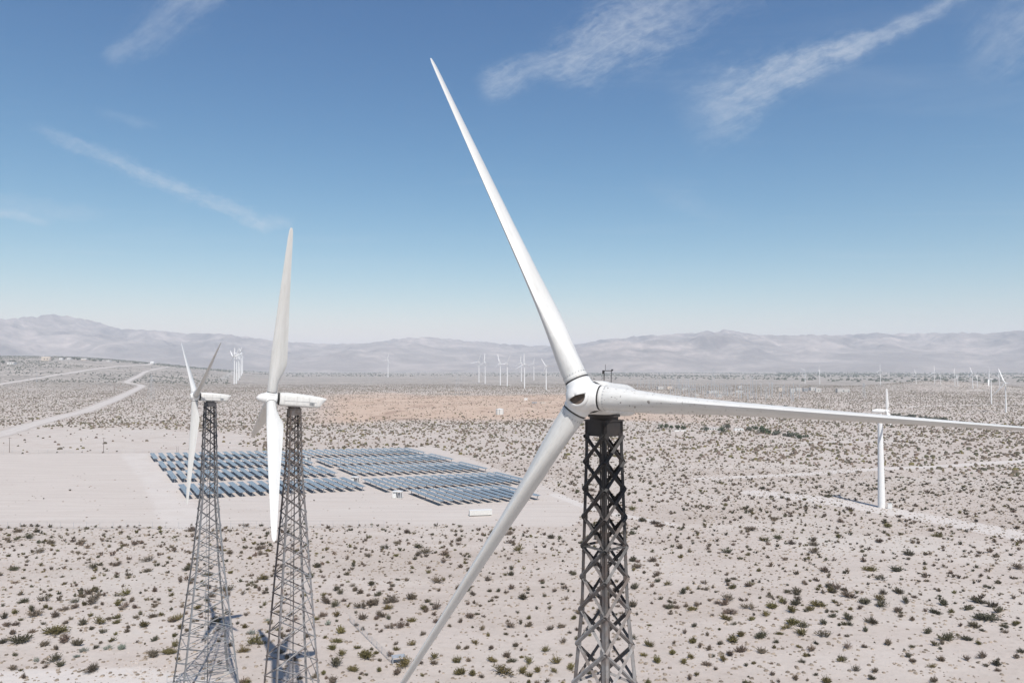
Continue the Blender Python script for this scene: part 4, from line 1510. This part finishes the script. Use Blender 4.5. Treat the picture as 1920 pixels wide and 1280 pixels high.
p = ground(329, 1283)
t = thing("pipe_railing", "grey pipe railing at the foot of the wide grey lattice tower", "railing", (p[0] - .3, p[1], 0), .1)
for x in (-.75, .75):
    mb = MB(); mb.tube((x, 0, 0), (x, 0, 1.25), .035, n=6); put("post", mb.mesh("post", M_GALV), t)
for z in (.65, 1.23):
    mb = MB(); mb.tube((-.75, 0, z), (.75, 0, z), .03, n=6); put("rail", mb.mesh("rail", M_GALV), t)

p = ground(697, 1236)
mb = MB(); mb.tube((-.65, 0, .06), (.65, .1, .09), .06, .04, 6)
o = put("timber_log", mb.mesh("timber_log", M_POLE)); o.location = p
tag(o, "short dark timber lying on sand beside the slanting wire fence", "log")

# rubble by the wide grey tower
mb = MB(); r3 = random.Random(8)
for _ in range(130):
    q = flat_pt(r3.gauss(268, 32), min(1277, r3.gauss(1252, 11)))
    s = r3.uniform(.05, .19)
    loops = []
    for (f, zz) in ((.9, 0), (1.0, .35), (.6, .8)):
        loops.append([(q[0] + s * f * math.cos(a) * r3.uniform(.7, 1.2), q[1] + s * f * math.sin(a) * r3.uniform(.7, 1.2), s * zz - .01) for a in [i * 1.047 for i in range(6)]])
    mb.loft(loops)
tag(put("rubble", mb.mesh("rubble", M_STONE)), "pale stones scattered on sand beside the wide grey tower", "rubble", None, 'stuff')

# ------------------------------------------------------------------ shrubs


def shrub_arrays(r, n_twig, twig_w, leaf, spread=1.0, up=1.0):
    """twiggy dome about 1 wide: thin upright twigs and small leaf faces; returns verts, triangles"""
    V, T = [], []
    lobes = [(r.gauss(0, .17), r.gauss(0, .13), r.uniform(.55, 1.0)) for _ in range(r.randint(3, 5))]
    for i in range(n_twig):
        lx, ly, lh = r.choice(lobes)
        a = r.uniform(0, 6.283); sp = spread * r.uniform(.05, .36) ** 0.9
        base = Vector((lx * .55 + r.gauss(0, .05), ly * .55 + r.gauss(0, .05), 0))
        tip = Vector((lx + sp * math.cos(a), ly + sp * math.sin(a), up * lh * r.uniform(.45, 1.0) * (.62 - sp * .55)))
        side = (tip - base).cross(Vector((r.gauss(0, 1), r.gauss(0, 1), .4))).normalized() * twig_w * r.uniform(.6, 1.3)
        mid = base.lerp(tip, .62)
        o = len(V)
        V += [base, mid - side, mid + side, tip]
        T += [(o, o + 1, o + 2), (o + 1, o + 3, o + 2)]
        for _ in range(leaf):
            c = base.lerp(tip, r.uniform(.35, 1.08)) + Vector((r.gauss(0, .03), r.gauss(0, .03), r.gauss(0, .02)))
            s = r.uniform(.035, .065)
            A = Vector((r.gauss(0, 1), r.gauss(0, 1), r.gauss(0, 1))).normalized() * s
            B = Vector((r.gauss(0, 1), r.gauss(0, 1), r.gauss(0, 1))).normalized() * s
            c.z = max(c.z, .02)
            o = len(V)
            V += [c - A, c + A, c + B]
            T += [(o, o + 1, o + 2)]
    V = np.array([tuple(v) for v in V]); V[:, 2] = np.maximum(V[:, 2], -.02)
    return V, np.array(T)


r4 = random.Random(21)
NEAR = [shrub_arrays(r4, 95, .028, 3) for _ in range(8)] + [shrub_arrays(r4, 150, .016, 0, .9, 1.1) for _ in range(3)] + [shrub_arrays(r4, 60, .022, 4, 1.15, 1.35) for _ in range(4)]
MIDS = [shrub_arrays(r4, 26, .065, 1) for _ in range(8)]

OLIVE, BROWN, BLUE, DARKG = (0.098, 0.084, 0.036), (0.115, 0.092, 0.072), (0.17, 0.19, 0.17), (0.072, 0.067, 0.045)
NAMED = [  # places read off the photograph: x, y of the foot, width, colour
    (107, 1178, 50, 'o'), (41, 1196, 40, 'd'), (124, 1196, 23, 'b'), (145, 1203, 23, 'd'), (230, 1209, 19, 'u'), (201, 1209, 15, 'u'), (157, 1214, 18, 'u'), (144, 1223, 16, 'u'), (105, 1230, 24, 'd'), (290, 1222, 29, 'b'), (319, 1218, 22, 'o'), (327, 1205, 20, 'o'),
    (179, 1248, 35, 'b'), (272, 1168, 21, 'o'), (341, 1171, 16, 'o'), (286, 1151, 15, 'b'), (301, 1148, 14, 'o'), (322, 1160, 16, 'b'), (332, 1157, 22, 'o'), (405, 1160, 28, 'd'), (187, 1163, 22, 'o'), (155, 1164, 21, 'd'), (66, 1149, 25, 'b'), (104, 1150, 21, 'b'), (219, 1130, 17, 'o'), (82, 1121, 20, 'b'),
    (11, 1168, 20, 'b'), (26, 1166, 15, 'b'), (7, 1153, 18, 'd'), (24, 1181, 16, 'b'), (60, 1179, 14, 'b'), (6, 1198, 16, 'd'), (82, 1203, 20, 'b'), (69, 1231, 15, 'u'), (80, 1234, 11, 'b'), (114, 1240, 17, 'd'), (24, 1245, 17, 'b'), (39, 1248, 12, 'o'), (46, 1261, 15, 'b'), (102, 1281, 18, 'o'), (29, 1221, 13, 'd'), (177, 1208, 14, 'd'),
    (454, 1214, 20, 'o'), (470, 1200, 26, 'o'), (471, 1181, 16, 'u'), (241, 1171, 10, 'b'), (290, 1132, 14, 'b'), (254, 1134, 13, 'b'), (219, 1153, 13, 'o'), (219, 1162, 12, 'o'), (205, 1155, 15, 'b'), (142, 1124, 14, 'd'), (44, 1124, 18, 'd'), (125, 1162, 13, 'b'), (412, 1235, 10, 'b'), (489, 1200, 18, 'o'), (500, 1158, 12, 'u'),
    (680, 1154, 19, 'b'), (632, 1149, 17, 'o'), (615, 1164, 16, 'u'), (640, 1180, 21, 'o'), (630, 1196, 18, 'o'), (626, 1209, 27, 'o'), (641, 1220, 18, 'o'), (630, 1240, 28, 'd'), (679, 1223, 35, 'o'), (706, 1217, 11, 'o'), (712, 1231, 11, 'b'), (757, 1240, 32, 'o'), (745, 1254, 20, 'b'), (712, 1249, 15, 'o'), (661, 1250, 26, 'o'), (626, 1270, 20, 'b'), (611, 1263, 10, 'b'),
    (772, 1202, 15, 'o'), (815, 1225, 20, 'o'), (814, 1237, 17, 'b'), (857, 1234, 19, 'o'), (866, 1254, 25, 'o'), (887, 1256, 20, 'o'), (905, 1260, 15, 'b'), (945, 1253, 42, 'o'), (980, 1251, 22, 'o'), (992, 1259, 15, 'o'), (1009, 1250, 16, 'o'), (1039, 1250, 15, 'o'), (1067, 1246, 22, 'o'), (924, 1232, 19, 'o'), (992, 1234, 20, 'o'), (979, 1225, 12, 'o'), (1047, 1235, 20, 'o'),
    (957, 1169, 20, 'b'), (1032, 1174, 17, 'b'), (1052, 1170, 14, 'b'), (751, 1170, 17, 'b'), (764, 1166, 12, 'b'), (772, 1159, 15, 'o'), (820, 1160, 16, 'b'), (730, 1171, 15, 'b'), (877, 1151, 20, 'b'), (917, 1185, 11, 'o'), (891, 1199, 15, 'o'), (1020, 1213, 15, 'o'), (966, 1204, 15, 'b'), (920, 1208, 14, 'b'), (1056, 1197, 17, 'b'), (724, 1136, 20, 'o'), (670, 1208, 15, 'o'), (787, 1279, 12, 'o'), (792, 1258, 11, 'o'),
    (992, 1270, 12, 'o'), (1007, 1273, 13, 'b'), (1025, 1270, 12, 'b'), (1054, 1273, 12, 'o'), (1506, 1182, 36, 'o'), (1483, 1164, 30, 'o'), (1472, 1172, 19, 'o'), (1372, 1196, 26, 'o'), (1427, 1190, 25, 'd'), (1361, 1155, 19, 'o'), (1537, 1130, 22, 'o'), (1616, 1125, 25, 'd'), (1596, 1114, 26, 'b'), (1650, 1120, 20, 'o'), (1684, 1106, 22, 'd'), (1699, 1124, 22, 'd'), (1650, 1132, 30, 'd'),
    (1590, 1156, 23, 'd'), (1635, 1161, 27, 'd'), (1776, 1192, 28, 'd'), (1845, 1154, 45, 'd'), (1826, 1169, 22, 'd'), (1860, 1132, 24, 'd'), (1871, 1142, 22, 'd'), (1770, 1129, 22, 'd'), (1815, 1137, 19, 'd'), (1836, 1125, 22, 'd'), (1207, 1222, 17, 'o'), (1232, 1234, 20, 'o'), (1258, 1217, 17, 'o'), (1282, 1234, 17, 'o'), (1356, 1230, 20, 'o'), (1297, 1226, 17, 'o'), (1217, 1204, 18, 'o'), (1301, 1197, 18, 'o'),
    (1387, 1186, 18, 'o'), (1461, 1182, 13, 'o'), (1509, 1170, 20, 'd'), (1545, 1163, 17, 'd'), (1547, 1187, 20, 'd'), (1522, 1212, 20, 'b'), (1586, 1207, 17, 'b'), (1665, 1200, 18, 'b'), (1815, 1193, 18, 'd'), (1843, 1225, 18, 'b'), (1766, 1231, 20, 'b'), (1708, 1232, 15, 'b'), (1869, 1238, 22, 'd'), (1549, 1270, 19, 'o'), (1492, 1264, 15, 'b'), (1528, 1256, 15, 'd'), (1429, 1216, 20, 'b'), (1387, 1215, 19, 'b'), (1367, 1220, 20, 'b'),
    (1446, 1134, 22, 'o'), (1436, 1148, 18, 'o'), (1485, 1142, 22, 'o'), (1297, 1138, 17, 'o'), (1365, 1144, 22, 'b'), (1402, 1135, 22, 'b'), (1496, 1120, 15, 'b'), (1374, 1099, 15, 'o'), (1738, 1180, 19, 'd'), (1912, 1215, 15, 'd'),
]
CODE = {'o': OLIVE, 'b': BROWN, 'u': BLUE, 'd': DARKG}


def build_shrubs():
    # scatter over the ground that the view covers, a little wider than the frame
    rmin, rmax, half = 84.0, 1900.0, 0.66
    n = 300000
    u = rng.random(n)
    r = np.sqrt(rmin ** 2 + u * (rmax ** 2 - rmin ** 2))
    az = (rng.random(n) * 2 - 1) * half
    x, y = r * np.sin(az), r * np.cos(az)
    dens = 0.62 + 0.75 * (fbm(x / 60.0, y / 60.0, 3) - 0.5) + 0.5 * (fbm(x / 14.0 + 9, y / 14.0, 2) - 0.5)
    azd = np.degrees(az)
    dens = dens * (1.0 + 0.25 * sstep(300, 380, r) * (1 - sstep(550, 700, r)))
    dens = dens * (1 + 0.25 * sstep(12, 24, azd))
    dens = 0.88 * dens * (1 + 1.0 * (1 - sstep(240, 420, r))) * (1 + .12 * sstep(600, 900, r)) * (1 - 0.55 * sstep(1350, 1880, r))
    och = ochre_mask(x, y)
    dens = dens * (1 - 0.78 * och)
    dens = dens * (1 - 0.995 * poly_mask(x, y, PAD, 2.5))
    dens = dens * (1 - 0.93 * poly_mask(x, y, BARE, 8.0))
    for pts, hw in TRACKS:
        dens = dens * sstep(hw * 0.5, hw * 1.3, line_dist(x, y, pts))
    dens = dens * sstep(8.0, 11.0, line_dist(x, y, [p[:2] for p in ROAD_MAIN_W]))
    dens = dens * sstep(9.5, 14, line_dist(x, y, [p[:2] for p in ROAD_UP_W]))
    for tb in (hub1, hub2):
        dens = dens * sstep(3.0, 6.0, np.hypot(x - tb[0], y - tb[1]))
    keep = rng.random(n) < dens * 0.80
    x, y, r, az = x[keep], y[keep], r[keep], az[keep]
    w = np.exp(rng.normal(0.22, 0.38, len(x))) * (0.86 + 0.2 * sstep(100, 420, r))
    w = np.clip(w, 0.5, 3.2) * (1 - 0.16 * sstep(230, 360, r))
    # the shrubs read off the photograph come first
    nx, ny, nw, nc = [], [], [], []
    for (px, py, pw, c) in NAMED:
        q = flat_pt(px, py)
        nx.append(q[0]); ny.append(q[1]); nw.append(pw * q[1] / F * 1.12); nc.append(c)
    nx, ny, nw = np.array(nx), np.array(ny), np.array(nw)
    near = r < 190
    drop = np.zeros(len(x), bool)
    idx = np.nonzero(near)[0]
    for i in idx:
        if np.min(np.hypot(nx - x[i], ny - y[i]) - nw * 0.55) < w[i] * 0.6: drop[i] = True
    # inside the stretches covered by hand only small ones are added
    px = 960 + F * x / y; py = HZ + F * CAMZ / y
    hand = (py > 1175) & (rng.random(len(x)) < 0.35)
    w = np.where(py > 1150, np.minimum(w, 1.25), w)
    keep = ~(drop | hand)
    x, y, r, w = x[keep], y[keep], r[keep], w[keep]
    x = np.concatenate([nx, x]); y = np.concatenate([ny, y]); w = np.concatenate([nw, w]); r = np.hypot(x, y)
    m = len(x); nn = len(nx)
    code = np.array(nc + list(rng.choice(list('obbbbdd'), m - nn)))
    patch = fbm(x / 70.0 + 31, y / 70.0, 2)
    tint = np.array([CODE[c] for c in code])
    tint = tint * (0.85 + 0.65 * rng.random((m, 1))) * (1 + 0.10 * (rng.random((m, 3)) - .5))
    tint[:, :] *= (0.9 + 0.25 * patch)[:, None]
    hgt = w * (0.95 + 0.45 * rng.random(m)); hgt = np.minimum(hgt, 2.4) * (1 - 0.18 * sstep(230, 360, r))
    tint = tint * (1 - 0.10 * sstep(230, 420, r))[:, None]  # shadows among the farther shrubs put into their colour as a darker tint
    rot = rng.random(m) * 6.283
    z = H(x, y)
    show = w / r                                     # size in the picture
    inframe = (np.abs(x / y) < 0.70) & (HZ + F * CAMZ / y < 1300)
    order = np.argsort(-(show * inframe))
    single = np.zeros(m, bool); single[order[:300]] = True
    # --- the 300 largest as things
    meshes = []
    for V, T in NEAR:
        me = bpy.data.meshes.new("shrub"); me.from_pydata(V.tolist(), [], T.tolist()); me.materials.append(M_SHRUB); me.update(); meshes.append(me)
    words_c = {'o': "olive green", 'b': "grey-brown", 'u': "pale blue-grey", 'd': "dark green"}
    def zone(px):
        for lim, wd in ((170, "at the frame edge before the grey tower"), (340, "close before the wide grey tower"), (455, "about the wide grey tower"), (610, "about the browned tower"), (735, "by the slanting wire fence"), (900, "around the low blade tip"),
                        (1075, "close before the dark tower"), (1200, "right behind the dark tower"), (1350, "just past the dark tower"), (1500, "a way past the dark tower"), (1700, "in the open far past the dark tower")):
            if px < lim: return wd, ''
        return "by the far frame edge past the dark tower", ''
    kinds = {}
    for i in np.nonzero(single)[0]:
        o = bpy.data.objects.new("shrub", meshes[int(rng.integers(len(meshes)))])
        COL.objects.link(o)
        o.location = (x[i], y[i], z[i] - .01); o.rotation_euler = (0, 0, rot[i])
        sx = w[i] * 1.05
        o.scale = (sx * rng.uniform(.9, 1.2), sx * rng.uniform(.75, .95), hgt[i])
        o.color = (*tint[i], 1.0)
        ppx = 960 + F * x[i] / y[i]; ppy = HZ + F * CAMZ / y[i]
        zl, zc = zone(ppx)
        size = "broadest" if w[i] > 2.8 else ("broad" if w[i] > 2.2 else ("mid-sized" if w[i] > 1.8 else ("smallish" if w[i] > 1.45 else "small")))
        kinds.setdefault("%s %s shrub %s" % (size, words_c[code[i]], zl), []).append((-ppy, o))
    for lab, mem in kinds.items():
        mem.sort(key=lambda q: q[0])
        for k, (_, o) in enumerate(mem):
            last = "" if len(mem) == 1 else (", lowest" if k == 0 else ", %s lowest" % ordinal(k + 1))
            tag(o, lab + last, "shrub", lab.replace("shrub", "shrubs"))
    rest = np.nonzero(~single)[0]
    # --- all the others as one mass
    Vs, Ts, Cs = [], [], []
    off = 0
    def lay(sel, protos):
        nonlocal off
        pick = rng.integers(len(protos), size=len(sel))
        for k, (V, T) in enumerate(protos):
            s = sel[pick == k]
            if len(s) == 0: continue
            c, sn = np.cos(rot[s]), np.sin(rot[s])
            X = V[None, :, 0] * w[s][:, None]; Y = V[None, :, 1] * w[s][:, None] * 0.85
            P = np.stack([x[s][:, None] + X * c[:, None] - Y * sn[:, None], y[s][:, None] + X * sn[:, None] + Y * c[:, None], z[s][:, None] - .01 + V[None, :, 2] * hgt[s][:, None]], -1)
            Vs.append(P.reshape(-1, 3))
            Ts.append((T[None] + (np.arange(len(s)) * len(V))[:, None, None] + off).reshape(-1, 3))
            Cs.append(np.repeat(tint[s], len(V), axis=0))
            off += len(s) * len(V)
    def dome(nb, seed):
        q = np.random.default_rng(seed)
        a = np.arange(nb) / nb * 6.283 + q.random(nb) * .5
        r0 = .42 + .16 * q.random(nb)
        b = np.column_stack([r0 * np.cos(a), r0 * np.sin(a), np.zeros(nb)])
        r1 = .26 + .14 * q.random(nb)
        t = np.column_stack([r1 * np.cos(a), r1 * np.sin(a), .30 + .25 * q.random(nb)])
        top = [[q.normal(0, .06), q.normal(0, .06), .52]]
        V = np.vstack([b, t, top])
        T = []
        for i in range(nb):
            j = (i + 1) % nb
            T += [(i, j, nb + j), (i, nb + j, nb + i), (nb + i, nb + j, 2 * nb)]
        return V, np.array(T)
    def tent(seed):
        q = np.random.default_rng(seed)
        a = np.arange(4) / 4 * 6.283 + q.random(4) * .8
        b = np.column_stack([.5 * np.cos(a), .5 * np.sin(a), np.zeros(4)])
        V = np.vstack([b, [[q.normal(0, .1), q.normal(0, .1), .5]]])
        return V, np.array([(0, 1, 4), (1, 2, 4), (2, 3, 4), (3, 0, 4)])
    # low dry tufts and twigs between the shrubs
    nt = 48000
    tr = np.sqrt(84.0 ** 2 + rng.random(nt) * (330.0 ** 2 - 84.0 ** 2)); ta = (rng.random(nt) * 2 - 1) * 0.66
    tx, ty = tr * np.sin(ta), tr * np.cos(ta)
    ok = (rng.random(nt) < (1 - .96 * poly_mask(tx, ty, PAD, 2.5))) & (rng.random(nt) < 0.25 + 0.9 * fbm(tx / 25.0, ty / 25.0, 3))
    tx, ty = tx[ok], ty[ok]; k0 = len(x)
    x = np.concatenate([x, tx]); y = np.concatenate([y, ty]); z = np.concatenate([z, H(tx, ty)])
    tw = .22 + .55 * rng.random(len(tx)) ** 2
    w = np.concatenate([w, tw]); hgt = np.concatenate([hgt, tw * .55]); rot = np.concatenate([rot, rng.random(len(tx)) * 6.28])
    tint = np.vstack([tint, np.array([0.225, 0.19, 0.155])[None] * (.6 + .7 * rng.random((len(tx), 1)))])
    tufts = np.arange(k0, len(x))
    # taller brush on the far slope, on the valley edge and about the distant town
    fa, fr, fw = [], [], []
    for (n_, a0, a1, r0, r1, w0, w1) in ((9000, -.66, -.36, 1850, 4300, 2.5, 5.0), (2600, -.45, .30, 3600, 6500, 5, 10), (3200, .34, .68, 2400, 7500, 6, 14), (1500, .10, .36, 2600, 6500, 5, 10)):
        fa.append(a0 + (a1 - a0) * rng.random(n_)); fr.append(np.sqrt(r0 ** 2 + rng.random(n_) * (r1 ** 2 - r0 ** 2))); fw.append(w0 + (w1 - w0) * rng.random(n_))
    fa, fr, fw = np.concatenate(fa), np.concatenate(fr), np.concatenate(fw)
    fx, fy = fr * np.sin(fa), fr * np.cos(fa)
    ok = (rng.random(len(fx)) < sstep(.30, .62, fbm(fx / 400.0 + 3, fy / 400.0, 3))) & (line_dist(fx, fy, [p[:2] for p in ROAD_UP_W]) > 16) & (line_dist(fx, fy, [p[:2] for p in ROAD_MAIN_W]) > 14)
    fx, fy, fw = fx[ok], fy[ok], fw[ok]; k1 = len(x)
    x = np.concatenate([x, fx]); y = np.concatenate([y, fy]); z = np.concatenate([z, H(fx, fy)])
    w = np.concatenate([w, fw]); hgt = np.concatenate([hgt, fw * (.6 + .5 * rng.random(len(fw)))]); rot = np.concatenate([rot, rng.random(len(fx)) * 6.28])
    tint = np.vstack([tint, np.array([0.06, 0.068, 0.05])[None] * (.7 + .6 * rng.random((len(fx), 1)))])
    lay(np.arange(k1, len(x)), [dome(5, k + 60) for k in range(4)])
    rr = r[rest]
    lay(tufts, [dome(5, k + 40) for k in range(5)])
    lay(rest[rr < 150], NEAR[3:13])
    lay(rest[(rr >= 150) & (rr < 330)], MIDS)
    lay(rest[(rr >= 330) & (rr < 700)], [dome(6, k) for k in range(8)])
    lay(rest[rr >= 700], [tent(k) for k in range(8)])
    V = np.vstack(Vs); T = np.vstack(Ts); C = np.vstack(Cs)
    o = put("desert_scrub", from_np("desert_scrub", V, T, M_SHRUBF, {'tint': C}))
    tag(o, "countless small shrubs dotting the pale desert floor", "scrub", None, 'stuff')
    print("shrubs", m, "scrub tris", len(T))


build_shrubs()

# ------------------------------------------------------------------ haze
HD = 8.0e-5
S.cycles.volume_bounces = 1
m = bpy.data.materials.new("haze")
m.use_nodes = True
m.node_tree.nodes.clear()
g = NT(m.node_tree)
pv = g.add('ShaderNodeVolumePrincipled')
pv.inputs['Color'].default_value = (0.88, 0.94, 1.0, 1)
pv.inputs['Density'].default_value = HD
pv.inputs['Anisotropy'].default_value = 0.0
om = g.add('ShaderNodeOutputMaterial')
g.l.new(pv.outputs[0], om.inputs['Volume'])
mb = MB()
top = max(TOP, 200.0) + 40.0
mb.box(0, 0, (top - 6.0) / 2, 52000, 52000, top + 6.0)
haze = put("haze", mb.mesh("haze", m))
tag(haze, kind='stuff')
